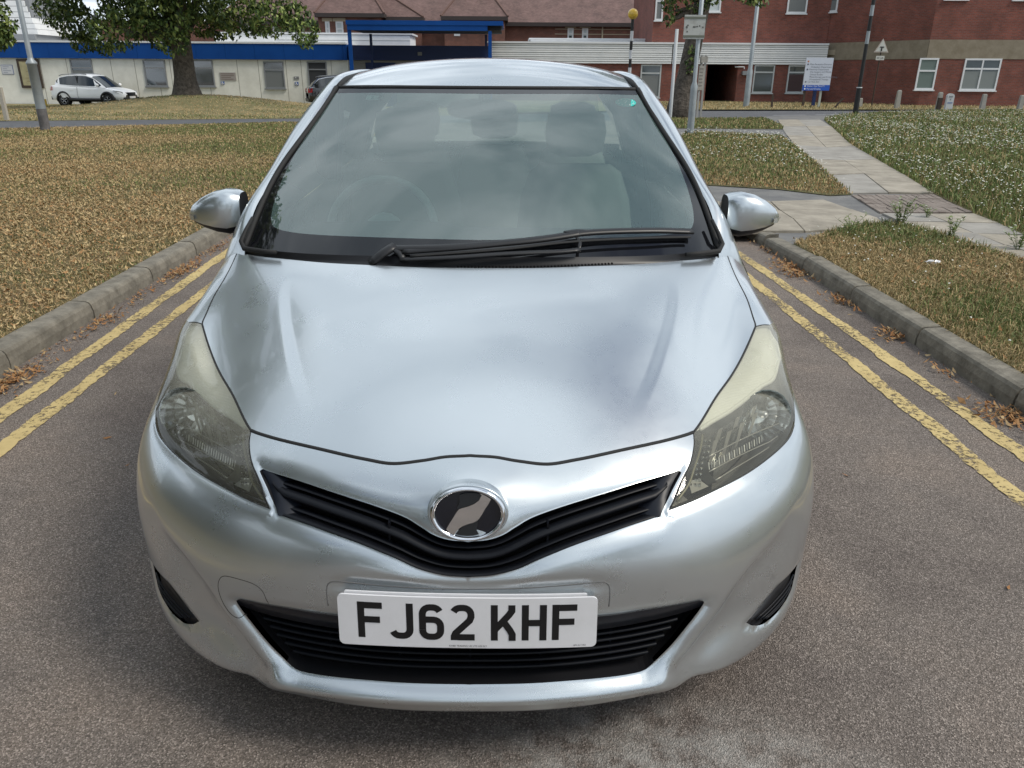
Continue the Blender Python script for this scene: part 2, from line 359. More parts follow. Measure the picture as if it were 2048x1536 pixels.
for t in np.arange(.07,8.2,.085):
    gp+=[(s,t) for s in np.arange(.05,8.98,.085)]
for t in np.arange(8.24,11.97,.14):
    gp+=[(s,t) for s in np.arange(.07,8.95,.12)]
for k_ in ('ugT','ugS','ugB','lgT','lgS','lgB','lensB','ridge','crease'):
    q_=cr_spline(CV[k_],.05); tg=np.gradient(q_,axis=0); tg/=np.linalg.norm(tg,axis=1)[:,None]+1e-9; nn_=np.stack([-tg[:,1],tg[:,0]],1)
    for d_ in ((.05,.1,.155,.21) if k_!='crease' else (.05,.11,.17,.24,.32,.42)): gp+=[tuple(v) for v in q_+nn_*d_]+[tuple(v) for v in q_-nn_*d_]
gp=np.array(gp); gp=gp[(gp[:,0]>.03)&(gp[:,0]<8.97)&(gp[:,1]>.03)&(gp[:,1]<11.97)]
lines=[curve[k] for k in ('seam','side1','side2','rear','lensT','lensO','lensB','lensI','ugT','ugS','ugB','lgT','lgS','lgB','fb','vent')]+bord
SV,SF=cdt(BODY,lines,gp,keep=.04)
cen=SV[SF].mean(1)
P_hood=np.vstack([curve['seam'],curve['side1'],curve['side2'],curve['rear'],[(0,curve['seam'][0,1])]])
P_lens=np.vstack([curve['side1'],curve['lensT'],curve['lensO'],curve['lensB'],curve['lensI']])
P_ug=np.vstack([curve['ugT'],curve['ugS'],curve['ugB']]); P_ug=np.vstack([P_ug,[(-.01,P_ug[-1,1])],[(-.01,P_ug[0,1])]])
P_lg=np.vstack([curve['lgT'],curve['lgS'],curve['lgB']]); P_lg=np.vstack([P_lg,[(-.01,P_lg[-1,1])],[(-.01,P_lg[0,1])]])
P_fen=np.vstack([curve['side2'],[(6.0,12.5),(9.5,12.5),(9.5,6.25)],curve['fb'][::-1],curve['lensO'][::-1],curve['lensT'][::-1]])
reg=np.full(len(SF),0)   # 0 bumper
reg[inpoly(cen,P_fen)]=3; reg[inpoly(cen,P_hood)]=1; reg[inpoly(cen,P_lens)]=2
reg[inpoly(cen,P_ug)]=-1; reg[inpoly(cen,P_lg)]=-1; reg[inpoly(cen,curve['vent'])]=4
rr=np.interp(cen[:,0],curve['rear'][::-1,0],curve['rear'][::-1,1]); reg[(cen[:,0]<curve['rear'][0,0])&(cen[:,1]>rr)]=-1
SP=BODY.P(SV); SN=BODY.normal(SV)
a,b,c=SP[SF[:,0]],SP[SF[:,1]],SP[SF[:,2]]; fn=np.cross(b-a,c-a)
area=np.linalg.norm(fn,axis=1)
flip=np.einsum('ij,ij->i',fn,SN[SF].mean(1))<0; SF[flip]=SF[flip][:,::-1]
CAR=empty('parked_car',(0,0,0),'silver five-door hatchback parked on the road, filling the foreground and facing the viewer','car')
def region(name,ids,m,parent,mode='both',lift=0.,flange=.014,sel=None):
    msk=(reg==ids) if sel is None else sel
    F=SF[msk&(area>1e-12)]; used,inv=np.unique(F,return_inverse=True); F=inv.reshape(-1,3); v=SP[used]-SN[used]*lift; n=SN[used].copy(); uv=SV[used]
    if flange:
        from collections import Counter
        ec=Counter(); dire={}
        for f in F:
            for i in range(3):
                e=(f[i],f[(i+1)%3]); k=tuple(sorted(e)); ec[k]+=1; dire[k]=e
        be=[dire[k] for k,cn in ec.items() if cn==1 and not (uv[k[0],0]<1e-4 and uv[k[1],0]<1e-4)]
        nv=[];nf=[];nn=[]
        for (i,j) in be:
            k=len(v)+len(nv); nv+=[v[i],v[j],v[j]-n[j]*flange,v[i]-n[i]*flange]; fnn=np.cross(v[i]-v[j],n[i]); fnn/=np.linalg.norm(fnn)+1e-9; nn+=[fnn]*4
            nf+=[(k+1,k,k+3),(k+1,k+3,k+2)]
        if nv: v=np.vstack([v,nv]); n=np.vstack([n,nn]); F=np.vstack([F,nf])
    if mode=='left' or mode=='both':
        vm=v*[-1,1,1]; nm=n*[-1,1,1]; Fm=F[:,::-1]
    if mode=='right': return mesh(name,v,F,m,parent,True,n)
    if mode=='left': return mesh(name,vm,Fm,m,parent,True,nm)
    n[:len(used)][uv[:,0]<1e-4,0]=0; nm=n*[-1,1,1]
    return mesh(name,np.vstack([v,vm]),np.vstack([F,Fm+len(v)]),m,parent,True,np.vstack([n,nm]))
bumper=region('bumper',0,paint,CAR); hood=region('hood',1,paint,CAR)
fenders=[region('fender',3,paint,CAR,'right'),region('fender',3,paint,CAR,'left')]
# dark inner shell seen through the gaps
BV=BVHTree.FromPolygons([tuple(q) for q in SP],[tuple(map(int,f)) for f in SF])
def front(x,z):
    h=BV.ray_cast(Vector((abs(x),-1,z)),Vector((0,1,0))); return h[0].y if h[0] else .3
def tub(st,r,sink,m,name,parent,sides=(1,-1)):
    for sd_ in sides:
        p=(BODY.P(st)-BODY.normal(st)*sink)*[sd_,1,1]; MB().tube(p,r,8).build(name,m,parent,True)
sh=MB()
full=np.vstack([curve['seam'][::-1]*[1,1]]); pp=BODY.P(curve['seam'])-BODY.normal(curve['seam'])*.0025
sh.tube(np.vstack([pp[::-1]*[-1,1,1],pp[1:]]),.005,8).build('hood_seal',rubber,hood,True)
for s_,fd in zip((1,-1),fenders):
    tub(np.vstack([curve['side1'],curve['side2'][1:]]),.0038,.0026,rubber,'panel_gap',fd,(s_,))
    tub(curve['lensT'],.003,.002,rubber,'panel_gap',fd,(s_,))
tub(np.vstack([curve['lensB'],curve['lensI'][1:]]),.0026,.002,rubber,'panel_gap',bumper)
# tow eye cover groove (photo left only)
tw=BODY.P(curve['tow'])*[-1,1,1]; tl=BODY.find([(439,1177),(437,1185),(450,1215),(465,1233),(480,1238),(492,1233)]) if False else None
g=cr_spline(BODY.find([(1387,1232),(1401,1238),(1416,1233),(1431,1215),(1443,1185),(1442,1164),(1430,1155),(1400,1161),(1369,1171),(1351,1186),(1340,1209)]),.04)
MB().tube((BODY.P(g)-BODY.normal(g)*.0006)*[-1,1,1],.0011,6).build('tow_cover_gap',rubber,bumper,True)
# ---- plate recess outline + number plate
def onbody(x,z,o=.0): y=front(x,z); return np.array([x,y-o,z])
zt,zb=.492,.430
rec=[onbody(x,z,-.0004) for x,z in [(.286,zb+.005),(.287,.455),(.286,.478),(.279,.488),(.262,.491),(.2,.4885),(.1,.486),(0,.485)]]
rec=cr_spline(rec,.01); MB().tube(np.vstack([rec*[-1,1,1],rec[::-1][1:]]),.0016,6).build('plate_recess_edge',mat('groove',(.12,.12,.12),.6),bumper,True)
PL=MB(); n1=14; pz0,pz1=.3655,.4785
def plate_pt(u,v,o=0): # u along x (m), v 0..1
    z=pz0+(pz1-pz0)*v; y=-.012+u*u*.16+ (v-.5)*.012+ (-.003 if u<0 else 0)*abs(u)/.26; return np.array([u,y-o,z+.0045*u/.26*-1])
pg=np.array([[plate_pt(-.26+.52*i/n1,j/4) for i in range(n1+1)] for j in range(5)])
bv,bf=[],[]
cor=.012
def rrect(w,h,r,k=5):
    o=[]
    for cx,cy,a0 in ((w-r,h-r,0),(-w+r,h-r,90),(-w+r,-h+r,180),(w-r,-h+r,270)):
        for i in range(k+1): a=R(a0+90*i/k); o.append((cx+r*math.cos(a),cy+r*math.sin(a)))
    return o
def poly_on(fn,poly,name,m,parent,o=0.,thick=0.,step=.02):
    """fill a 2-D outline (m) and lift it through fn(u,v,o)"""
    poly=np.array(poly); P2=[poly[0]]
    for i in range(len(poly)):
        a,b=poly[i],poly[(i+1)%len(poly)]; k=max(1,int(np.linalg.norm(b-a)/step)); P2+=list(a+(b-a)*np.linspace(0,1,k+1)[1:,None])
    P2=np.array(P2[:-1]); mn,mx_=P2.min(0),P2.max(0)
    g=[(x,y) for x in np.arange(mn[0]+step*.5,mx_[0],step) for y in np.arange(mn[1]+step*.5,mx_[1],step)]
    g=np.array(g) if g else np.zeros((0,2))
    if len(g): g=g[inpoly(g,P2)]
    V=[Vector(q) for q in P2]; 
    if len(g): g=g[segdist(g,np.vstack([P2,P2[:1]]))>step*.4]
    V+=[Vector(q) for q in g]; n=len(P2)
    r=delaunay_2d_cdt(V,[(i,(i+1)%n) for i in range(n)],[],0,1e-6); vv=np.array([tuple(q) for q in r[0]]); F=[tuple(f) for f in r[2]]
    F=[f for f in F if inpoly(vv[list(f)].mean(0)[None],P2)[0]]
    top=[fn(x,y,o+thick) for x,y in vv]
    b=MB(); 
    F2=[]
    for f in F:
        a_,b_,c_=[Vector(top[i]) for i in f]; F2.append(f if (b_-a_).cross(c_-a_).dot(Vector(fn(0,0,1))-Vector(fn(0,0,0)))>0 else f[::-1])
    b.add(top,F2)
    if thick:
        T=[fn(x,y,o+thick) for x,y in P2]; B=[fn(x,y,o) for x,y in P2]; b.add(T+B,[(i,(i+1)%n,n+(i+1)%n,n+i) for i in range(n)])
    return b.build(name,m,parent,False)
def pfn(x,y,o): return plate_pt(x,(y+.0555)/.111,o)
plate=poly_on(pfn,rrect(.26,.0555,.011),'number_plate',whitep,CAR,0,.004)
poly_on(lambda x,y,o:pfn(x,y,o)+np.array([-.004,.006,.010]),rrect(.243,.05,.004),'plate_backing',whitep,plate,0,.003)
def stroke(path,w):
    """ribbon of width w with mitred joints (mm)"""
    P=np.array(path,float); P=P[np.r_[True,np.linalg.norm(np.diff(P,axis=0),axis=1)>.2]]; Lf=[];Rt=[]
    for i in range(len(P)):
        d0=P[i]-P[i-1] if i>0 else None; d1=P[i+1]-P[i] if i<len(P)-1 else None
        if d0 is None: d0=d1
        if d1 is None: d1=d0
        d0=d0/np.linalg.norm(d0); d1=d1/np.linalg.norm(d1); n0=np.array([-d0[1],d0[0]]); n1=np.array([-d1[1],d1[0]]); m=n0+n1; m/=np.linalg.norm(m); k=w/2/max(.5,m@n0)
        Lf.append(P[i]+m*k); Rt.append(P[i]-m*k)
    return Lf,Rt
def arc(cx,cy,r,a0,a1,k=5): return [(cx+r*math.cos(R(a0+(a1-a0)*i/k)),cy+r*math.sin(R(a0+(a1-a0)*i/k))) for i in range(k+1)]
GL={'F':[[(7,0),(7,79)],[(14,72),(50,72)],[(14,41),(45,41)]],
'J':[[(41,79),(41,22)]+arc(27,21,14,0,-90)+[(22,7)]+arc(20,21,14,-90,-160,4)],
'6':[[(7,22)]+arc(22,57,15,180,90)[0:]+[(28,72)]+arc(28,57,15,90,25,4),[(7,22)]+arc(21,21,14,180,270)+[(29,7)]+arc(29,21,14,-90,0)+[(43,27)]+arc(29,31,14,0,90)+[(14,45)]],
'2':[arc(22,57,15,155,90,4)+[(28,72)]+arc(28,57,15,90,0)+[(43,52),(40,44),(12,16),(9,9),(9,0)],[(15.5,7),(50,7)]],
'K':[[(7,0),(7,79)],[(8,24),(36,57),(42,66),(42,79)],[(25.5,42.5),(38,24),(43,14),(43,0)]],
'H':[[(7,0),(7,79)],[(43,0),(43,79)],[(14,39.5),(36,39.5)]]}
for ch,x0 in zip('FJ62KHF',(-220.6,-157,-97.5,-36.5,46,108,169)):
    b=MB(); 
    for q,s_ in enumerate(GL[ch]):
        Lf,Rt=stroke(s_,14); n=len(Lf); V=[pfn((x0+x)/1000,(y-39.5+2)/1000,.0044+.0003*q) for x,y in Lf+Rt]; b.add(V,[(i,n+i,n+i+1,i+1) for i in range(n-1)])
    o=b.build('plate_letter' if ch.isalpha() else 'plate_digit',plate_black,plate); 
def text_obj(name,txt,size,fn,m,parent,align='CENTER',extr=0):
    """flat lettering laid through fn(x,y) -> world"""
    c=bpy.data.curves.new(name,'FONT'); c.body=txt; c.size=size; c.align_x=align; c.align_y='CENTER'; c.resolution_u=2
    o=bpy.data.objects.new(name,c); COL.objects.link(o); me=bpy.data.meshes.new_from_object(o); bpy.data.objects.remove(o); bpy.data.curves.remove(c)
    for v in me.vertices: v.co=Vector(fn(v.co.x,v.co.y))
    me.name=name; me.materials.clear(); return link(name,me,parent,m)
text_obj('plate_maker_text','KOBE TRADING UK LTD LE5 0LY',.0052,lambda x,y:pfn(x,y-.0505,.0045),plate_black,plate)
text_obj('plate_maker_text','BPS AU 145d',.0045,lambda x,y:pfn(x+.226,y-.0505,.0045),plate_black,plate)
# ---- upper grille
grille=MB()
ugT=xz(curve['ugT']); ugB=xz(np.vstack([curve['ugS'][1:],curve['ugB']]))
ugT=ugT[np.argsort(ugT[:,0])]; ugB=ugB[np.argsort(ugB[:,0])]
def ugz(x,f): x=abs(x); a=np.interp(x,ugT[:,0],ugT[:,1]); b=np.interp(x,ugB[:,0],ugB[:,1]); return b+(a-b)*f
BASEV=BVHTree.FromPolygons([tuple(q) for q in BODY.base(SV)],[tuple(map(int,f)) for f in SF])
def fbase(x,z):
    h=BASEV.ray_cast(Vector((abs(x),-1,z)),Vector((0,1,0))); return h[0].y if h[0] else .3
xm=ugT[-1,0]
xs=np.linspace(-xm,xm,61)
GR=MB().grid([[(x,fbase(x,ugz(x,f))+.05,ugz(x,min(1,max(0,f)))+(.03 if f>1 else -.03 if f<0 else 0)) for x in xs] for f in (-.3,0,.25,.5,.75,1,1.3)]).build('upper_grille',void,CAR,True)
def bar(fr,hh,dd,rec,m,name,parent,xe,zf=ugz):
    X=np.linspace(-xe,xe,61); sec=[(-1,.55),(-.4,.0),(.4,.0),(1,.55),(.8,1),(-.8,1)]; pts=[]
    for x in X:
        z=zf(x,fr); y=fbase(x,z)+rec; pts.append([(x,y+dd*q,z+hh*p-(.3*hh*q)) for p,q in sec+sec[:1]])
    return MB().grid(pts).build(name,m,parent,True)
slat=mat('grille_slat',(.006,.007,.010),rough=.42,spec=.22)
bar(.50,.0085,.03,.012,slat,'main_bar',GR,xm-.028)
for f in (.16,.72): bar(f,.0018,.02,.022,slat,'slat',GR,xm-.05)
bar(.04,.002,.02,.006,slat,'slat',GR,xm-.06)
for s_ in (1,-1):   # smooth black end panels
    P=[]
    for f in np.linspace(0,1,6):
        xr=np.interp(f,[0,1],[xz(curve['ugS'])[-1,0],xm]); P.append([(s_*x,fbase(x,ugz(min(x,xm),f))+r_,xz(curve['ugS'])[-1,1]*(1-f)+ugT[-1,1]*f if k==0 else ugz(x,f)) for k,(x,r_) in enumerate([(xr,.004),(xr-.022,.012),(xr-.05,.045)])])
    MB().grid(P if s_>0 else [q[::-1] for q in P]).build('end_panel',MT.get('end_navy') or mat('end_navy',(.008,.010,.016),.35,spec=.3),GR,True)
for x in (.16,-.16):
    MB().box((x,fbase(x,ugz(x,.3))+.04,ugz(x,.35)),(.004,.02,abs(ugz(x,1)-ugz(x,0))*.8)).build('grille_rib',slat,GR)
# ---- lower grille
lgT=xz(curve['lgT']); lgE=xz(np.vstack([curve['lgS'],curve['lgB'][1:]])); 
lgEx=lgE[np.argsort(lgE[:,0])]
def lgx(z): q=lgE[:np.argmin(lgE[:,1])]; return np.interp(z,lgE[::-1][:,1],lgE[::-1][:,0])
xe=.52
LG=MB().grid([[(x,fbase(x,z)+.055,z) for x in np.linspace(-xe,xe,41)] for z in np.linspace(.2,.47,8)]).build('lower_grille',void,CAR,True)
z1=.418
P=[]
for z,r_ in ((.45,.03),(.432,.012),(.425,.010),(.39,.012),(.358,.020),(.354,.04)):
    P.append([(x,fbase(x,z)+r_,z-(.0 if abs(x)<.2 else 0)+.0*x+ (abs(x)/.48)**2*.018) for x in np.linspace(-.50,.50,41)])
MB().grid(P).build('grille_top_panel',mat('panel_navy',(.007,.008,.014),.35),LG,True)
for k,z in enumerate((.340,.322,.304,.286,.269)):
    w=min(.50,float(lgx(z))+.0)-.022
    X=np.linspace(-w,w,41); sec=[(-1,.4),(0,0),(1,.4),(.8,1),(-.8,1)]; pts=[[(x,fbase(x,z)+.026+.018*q,z+.0013*p+(abs(x)/.48)**2.2*.014) for p,q in sec+sec[:1]] for x in X]
    MB().grid(pts).build('slat',slat,LG,True)
for x in (-.3,-.15,0,.15,.3): MB().box((x,fbase(x,.32)+.045,.315),(.004,.01,.11)).build('grille_rib',slat,LG)
# grille opening walls
for cvv,nm in ((np.vstack([curve['ugT'],curve['ugS'][1:],curve['ugB'][1:]]),'grille_wall'),(np.vstack([curve['lgT'],curve['lgS'][1:],curve['lgB'][1:]]),'grille_wall')):
    p=BODY.P(cvv); q=p+[0,.06,0]
    for s_ in (1,-1):
        g_=[p*[s_,1,1],(p+[0,.004,0])*[s_,1,1],q*[s_,1,1]]; g_[0][:,1]+=.001; MB().grid(g_).build(nm,blackp,bumper,False)
# ---- side vents (recessed black louvre)
vp=reg==4
for s_,md in ((1,'right'),(-1,'left')):
    v_=region('side_vent',4,blackp,CAR,md,lift=.010,flange=0)
    VP=xz(CV['vent'])
    for k,f in enumerate((.22,.42,.62,.8)):
        a_=VP[0]*(1-f)+VP[4]*f; 
        # slats parallel to the upper edge
        u0=VP[0]+(VP[7]-VP[0])*f*1.4; u1=VP[3]+(VP[5]-VP[3])*f
        pts=[]
        for w in np.linspace(.06,.92,9):
            q=u0+(u1-u0)*w
            if inpoly(q[None],VP)[0]: pts.append((s_*q[0],front(q[0],q[1])+.006,q[1]))
        if len(pts)>2: MB().tube(pts,.0022,6).build('slat',slat,v_,True)
# ---- emblem
ec=onbody(0.0,.0,0); 
def emframe():
    p=np.array(BODY.P(BODY.find([(938,1023)]))[0]); p[0]=0; return p
ep=emframe(); en=np.array([0,-math.cos(R(14)),math.sin(R(14))]); eu=np.array([1,0,0.]); ew=np.cross(en,eu)*-1; ew=np.array([0,math.sin(R(14)),math.cos(R(14))])
_cl=max(float(ep[1]+(-en[1])*0+ (-(.0) ))-front(x_,z_) for x_,z_ in ((0,.6),)) if False else 0
def _clear():
    best=0
    for a_ in np.linspace(0,2*np.pi,40):
        for r_ in (.3,.7,1.03):
            q=ep+eu*.0755*r_*math.cos(a_)+ew*.055*r_*math.sin(a_); best=max(best,q[1]-front(q[0],q[2]))
    return best
print('badge clearance',_clear())
ep=ep+np.array([0,-(_clear()+.002),0])
def efn(x,y,o=0): return ep+eu*x+ew*y+en*o
EA,EB=.0755,.0555
def ell(a,b,k=56): return [(a*math.cos(2*math.pi*i/k),b*math.sin(2*math.pi*i/k)) for i in range(k)]
MB2=MB(); sec=[(1.0,-.012),(1.0,.0),(.985,.004),(.93,.0075),(.87,.0045),(.845,.0),(.845,-.006)]
EM=MB().grid([[efn(EA*r*math.cos(w),EB*r*math.sin(w)*(1 if r>.99 else 1),o) for r,o in sec] for w in np.linspace(0,-2*math.pi,73)]).build('badge',chrome,CAR,True)
# silver collar round the badge
MB().grid([[efn(EA*r*math.cos(w),EB*r*math.sin(w),o) for r,o in ((1.0,-.004),(1.02,-.002),(1.055,-.005),(1.085,-.018),(1.09,-.05))] for w in np.linspace(0,-2*math.pi,73)]).build('badge_collar',paint,EM,True)
poly_on(efn,ell(EA*.85,EB*.85),'badge_field',blackg,EM,-.003,0)
# the mark: three facets of a slanted ribbon, plus two satin lobes
def q2(pts): return [((x-980)/885*.0755,-(y-735)/600*.0525*1.02) for x,y in pts]
rib=q2([(780,620),(870,590),(1000,555),(1130,500),(1240,420),(1300,300),(1250,262),(1300,270),(1400,320),(1515,390),(1450,510),(1380,610),(1300,750),(1230,850),(1180,890),(1100,930),(1000,955),(880,1000),(790,1050),(720,1120),(665,1200),(610,1190),(540,1160),(480,1080),(560,940),(640,820),(720,690)])
poly_on(lambda x,y,o:efn(x,y,o)+en*0,rib,'badge_ribbon',chrome,EM,-.001,.0025,.01)
lob=mat('badge_satin',(.012,.013,.015),.3)
poly_on(efn,q2([(790,300),(900,262),(1050,250),(1200,258),(1290,300),(1285,350),(1235,415),(1125,495),(1000,548),(870,583),(760,620),(730,600),(790,470)]),'badge_lobe',lob,EM,-.001,.0018,.01)
poly_on(efn,q2([(690,1200),(760,1110),(880,1015),(1010,965),(1120,935),(1215,880),(1200,1000),(1180,1100),(1230,1200),(1100,1232),(950,1240),(800,1228)]),'badge_lobe',lob,EM,-.001,.0018,.01)
# ---- headlights
lensm=glass('lens_plastic',(.95,.95,.88),1.5,0.03,haze=((.66,.65,.55),.06))
_t=lensm.node_tree; _h=[q for q in _t.nodes if q.type=='MIX_SHADER' and any(l_.from_node.type=='BSDF_DIFFUSE' for l_ in q.inputs[2].links)][0]
_c=_t.nodes.new('ShaderNodeTexCoord'); _sp=_t.nodes.new('ShaderNodeSeparateXYZ'); _t.links.new(_c.outputs['Object'],_sp.inputs[0]); _q=_t.nodes.new('ShaderNodeTexNoise'); _q.inputs['Scale'].default_value=14; _q.inputs['Detail'].default_value=5; _t.links.new(_c.outputs['Object'],_q.inputs[0])
_mr=_t.nodes.new('ShaderNodeMapRange'); _mr.interpolation_type='SMOOTHSTEP'; _mr.inputs[1].default_value=.62; _mr.inputs[2].default_value=.80; _mr.inputs[3].default_value=.06; _mr.inputs[4].default_value=.38; _t.links.new(_sp.outputs[2],_mr.inputs[0])
_mm=_t.nodes.new('ShaderNodeMath'); _mm.operation='MULTIPLY'; _mr2=_t.nodes.new('ShaderNodeMapRange'); _mr2.inputs[3].default_value=.6; _mr2.inputs[4].default_value=1.4; _t.links.new(_q.outputs[0],_mr2.inputs[0]); _t.links.new(_mr.outputs[0],_mm.inputs[0]); _t.links.new(_mr2.outputs[0],_mm.inputs[1]); _t.links.new(_mm.outputs[0],_h.inputs[0])
cream=mat('cream_bezel',(.72,.73,.66),rough=.28,coat=.6)
t,n_,l_,b_=nodes_of(cream); _tc=n_.new('ShaderNodeTexCoord'); _w=n_.new('ShaderNodeTexWave'); _w.bands_direction='Z'; _w.inputs['Scale'].default_value=95; l_.new(_tc.outputs['Object'],_w.inputs[0]); _b=n_.new('ShaderNodeBump'); _b.inputs['Strength'].default_value=.22; _b.inputs['Distance'].default_value=.001; l_.new(_w.outputs[1],_b.inputs['Height']); l_.new(_b.outputs[0],b_.inputs['Normal'])
hdark=mat('lamp_dark',(.30,.295,.275),rough=.18,metal=.75)
hchr=mat('lamp_reflector',(.75,.76,.76),rough=.12,metal=1)
hgrey=mat('lamp_grey',(.50,.49,.45),rough=.3,metal=.6)
crm=np.vstack([cr_spline(CV['cream'],.08)]); P_cr=np.vstack([curve['side1'],curve['lensT'],crm[::-1]])
lm=reg==2; cmask=lm&inpoly(cen,P_cr)
def bpt(px,py,dep,s_):
    st=BODY.find([(px,py)]); p=(BODY.P(st)-BODY.normal(st)*dep)[0]; return p*np.array([s_,1,1])
HBV=np.array([0,-.82,.57])
HL=[]
for s_,md in ((1,'right'),(-1,'left')):
    H=empty('headlight',(0,0,0),None,None); H.parent=CAR; del_=None
    hs=region('lens',2,lensm,H,md,flange=0)
    region('cream_bezel',2,cream,H,md,lift=.010,flange=.006,sel=cmask)
    bowl=region('lamp_bowl',2,hdark,H,md,lift=.112,flange=0)
    # housing wall
    loop=np.vstack([curve['side1'],curve['lensT'][1:],curve['lensO'][1:],curve['lensB'][1:],curve['lensI'][1:]])
    p=BODY.P(loop); nn=BODY.normal(loop); cc_=p.mean(0)-p; p=p+cc_/np.linalg.norm(cc_,axis=1)[:,None]*.0035
    g_=[(p-nn*.0015)*[s_,1,1],(p-nn*.03)*[s_,1,1],(p-nn*.115)*[s_,1,1]]
    if s_<0: g_=g_[::-1]
    MB().grid(g_).build('housing_wall',mat('housing_dark',(.07,.068,.06),.6),H,False)
    # rim just under the lens along the bezel edge
    rp=(BODY.P(crm[2:-2])-BODY.normal(crm[2:-2])*.012)*[s_,1,1]; MB().tube(rp,.0055,8).build('bezel_rim',cream,H,True)
    il=(BODY.P(curve['lensI'])-BODY.normal(curve['lensI'])*.012)*[s_,1,1]
    # main reflector
    c=bpt(1548,812,.040,s_); ax=Vector((.10*s_,-1,.32)).normalized()
    MB().lathe(c,ax,[(.008,-.05),(.028,-.042),(.046,-.022),(.056,.004),(.060,.018),(.063,.018)],20).build('reflector_bowl',hchr,H,False)
    MB().lathe(c-np.array(ax)*.03,ax,[(.001,.045),(.007,.043),(.0095,.036),(.0095,0)],14).build('bulb',mat('bulb_glass',(.6,.62,.66),.08,.3,1),H,True)
    # inner reflector ribs (vertical fluted fins)
    for i in range(7):
        f=i/6; px=1440+80*f; py=868-52*f
        a_=bpt(px,py,.028,s_); b__=bpt(px+3,py+44-8*f,.055,s_); d_=bpt(px+11,py+38-8*f,.06,s_); e_=bpt(px+11,py-6,.03,s_)
        MB().add([a_,b__,d_,e_],[(0,1,2,3)]).build('reflector_fin',hchr if i%2 else hgrey,H)
    # comb shelf
    for i in range(22):
        f=i/21; a_=bpt(1432+108*f,912-52*f,.030,s_); b__=bpt(1436+108*f,926-54*f,.034,s_)
        MB().tube([a_,b__],.0016,5).build('comb_tooth',hdark if i%2 else hgrey,H)
    for (x0,y0,x1,y1,dp) in ((1424,905,1575,838,.026),(1430,934,1578,868,.03),(1444,955,1560,890,.03)):
        q=[bpt(x0+(x1-x0)*f,y0+(y1-y0)*f-6*math.sin(math.pi*f),dp,s_) for f in np.linspace(0,1,9)]
        MB().tube(q,.0014,6).build('trim_line',hgrey,H,True)
    # turn signal facets by the inner edge
    k_=0
    for i in range(9):
        for j in range(3):
            px=1402+j*9+ i*(-1.2)+ (10 if i<3 else 0); py=872+i*11.5
            c_=bpt(px,py,.022,s_); MB().lathe(c_,(.1*s_,-1,.5),[(.0001,.004),(.0055,-.002)],4).build('signal_facet',hchr,H)
    MB().add([bpt(1386,955,.02,s_),bpt(1410,950,.025,s_),bpt(1437,972,.03,s_),bpt(1395,985,.02,s_)],[(0,1,2,3)]).build('corner_reflector',hgrey,H)
    q=[bpt(px,py,.016,s_) for px,py in ((1412,862),(1408,890),(1396,930),(1384,965),(1362,1004))]; MB().tube(cr_spline(q,.01),.003,6).build('trim_line',mat('lamp_olive',(.16,.15,.09),.35,.2),H,True)
    q=[[bpt(px,py,d,s_) for d in (.018,.05)] for px,py in ((1440,853),(1434,880),(1424,915),(1428,940),(1446,962))]; MB().grid(q if s_>0 else q[::-1]).build('signal_divider',hgrey,H,True)
    # stepped chrome facets between the bezel and the comb
    for i in range(9):
        f=i/8; px=1448+92*f; py=846-60*f
        q=[bpt(px,py,.026,s_),bpt(px+9,py-5,.026,s_),bpt(px+12,py+13,.05,s_),bpt(px+3,py+18,.05,s_)]; MB().add(q,[(0,1,2,3)]).build('reflector_facet',hchr if i%3 else hgrey,H)
    HL.append(H)
# ---- wind screen, cowl, wipers
WS=Patch([[(0,.84,.972),(.25,.855,.970),(.47,.90,.965),(.61,.955,.962),(.695,1.0,.958)],
[(0,1.07,1.118),(.235,1.085,1.118),(.44,1.13,1.118),(.575,1.19,1.122),(.658,1.25,1.13)],
[(0,1.33,1.268),(.21,1.34,1.268),(.39,1.375,1.266),(.51,1.42,1.264),(.592,1.465,1.262)],
[(0,1.60,1.396),(.18,1.61,1.396),(.34,1.635,1.396),(.45,1.665,1.395),(.532,1.69,1.393)]])
WS.prep()
clear=WS.find([(980,188),(1150,188),(1262,190),(1284,190),(1298,204),(1339,280),(1371,365),(1386,420),(1386,450),(1372,462),(1330,470),(1200,476),(1050,479),(960,480)])
clear[0,0]=clear[-1,0]=0
cl=np.vstack([cr_spline(clear[:4],.08),cr_spline(clear[3:5],.08)[1:],cr_spline(clear[4:],.08)[1:]]); cl[0,0]=0;cl[-1,0]=0
bd=[split(np.array([(0,0),(0,3)],float),30),split(np.array([(4,0),(4,3)],float),30),split(np.array([(0,0),(4,0)],float),40),split(np.array([(0,3),(4,3)],float),40)]
gg=np.array([(s,t) for s in np.arange(.05,3.97,.1) for t in np.arange(.05,2.97,.1)])
wv,wf=cdt(WS,[cl]+bd,gg,.04); wc=wv[wf].mean(1); isc=inpoly(wc,np.vstack([cl,[(-.01,cl[-1,1]),(-.01,cl[0,1])]]))
wp=WS.P(wv); wn=WS.normal(wv); wn[wv[:,0]<1e-4,0]=0
fl=np.einsum('ij,ij->i',np.cross(wp[wf[:,1]]-wp[wf[:,0]],wp[wf[:,2]]-wp[wf[:,0]]),wn[wf[:,0]])<0; wf[fl]=wf[fl][:,::-1]
def both(name,v,f,n,m,parent):
    u,i=np.unique(f,return_inverse=True); f=i.reshape(-1,3); v=v[u]; n=n[u]
    return mesh(name,np.vstack([v,v*[-1,1,1]]),np.vstack([f,f[:,::-1]+len(v)]),m,parent,True,np.vstack([n,n*[-1,1,1]]))
wglass=glass('windscreen_glass',(.52,.66,.62),2.4,0.0,haze=((.40,.60,.57),.17))
frit=mat('frit_black',(.006,.0065,.008),rough=.04,spec=.6)
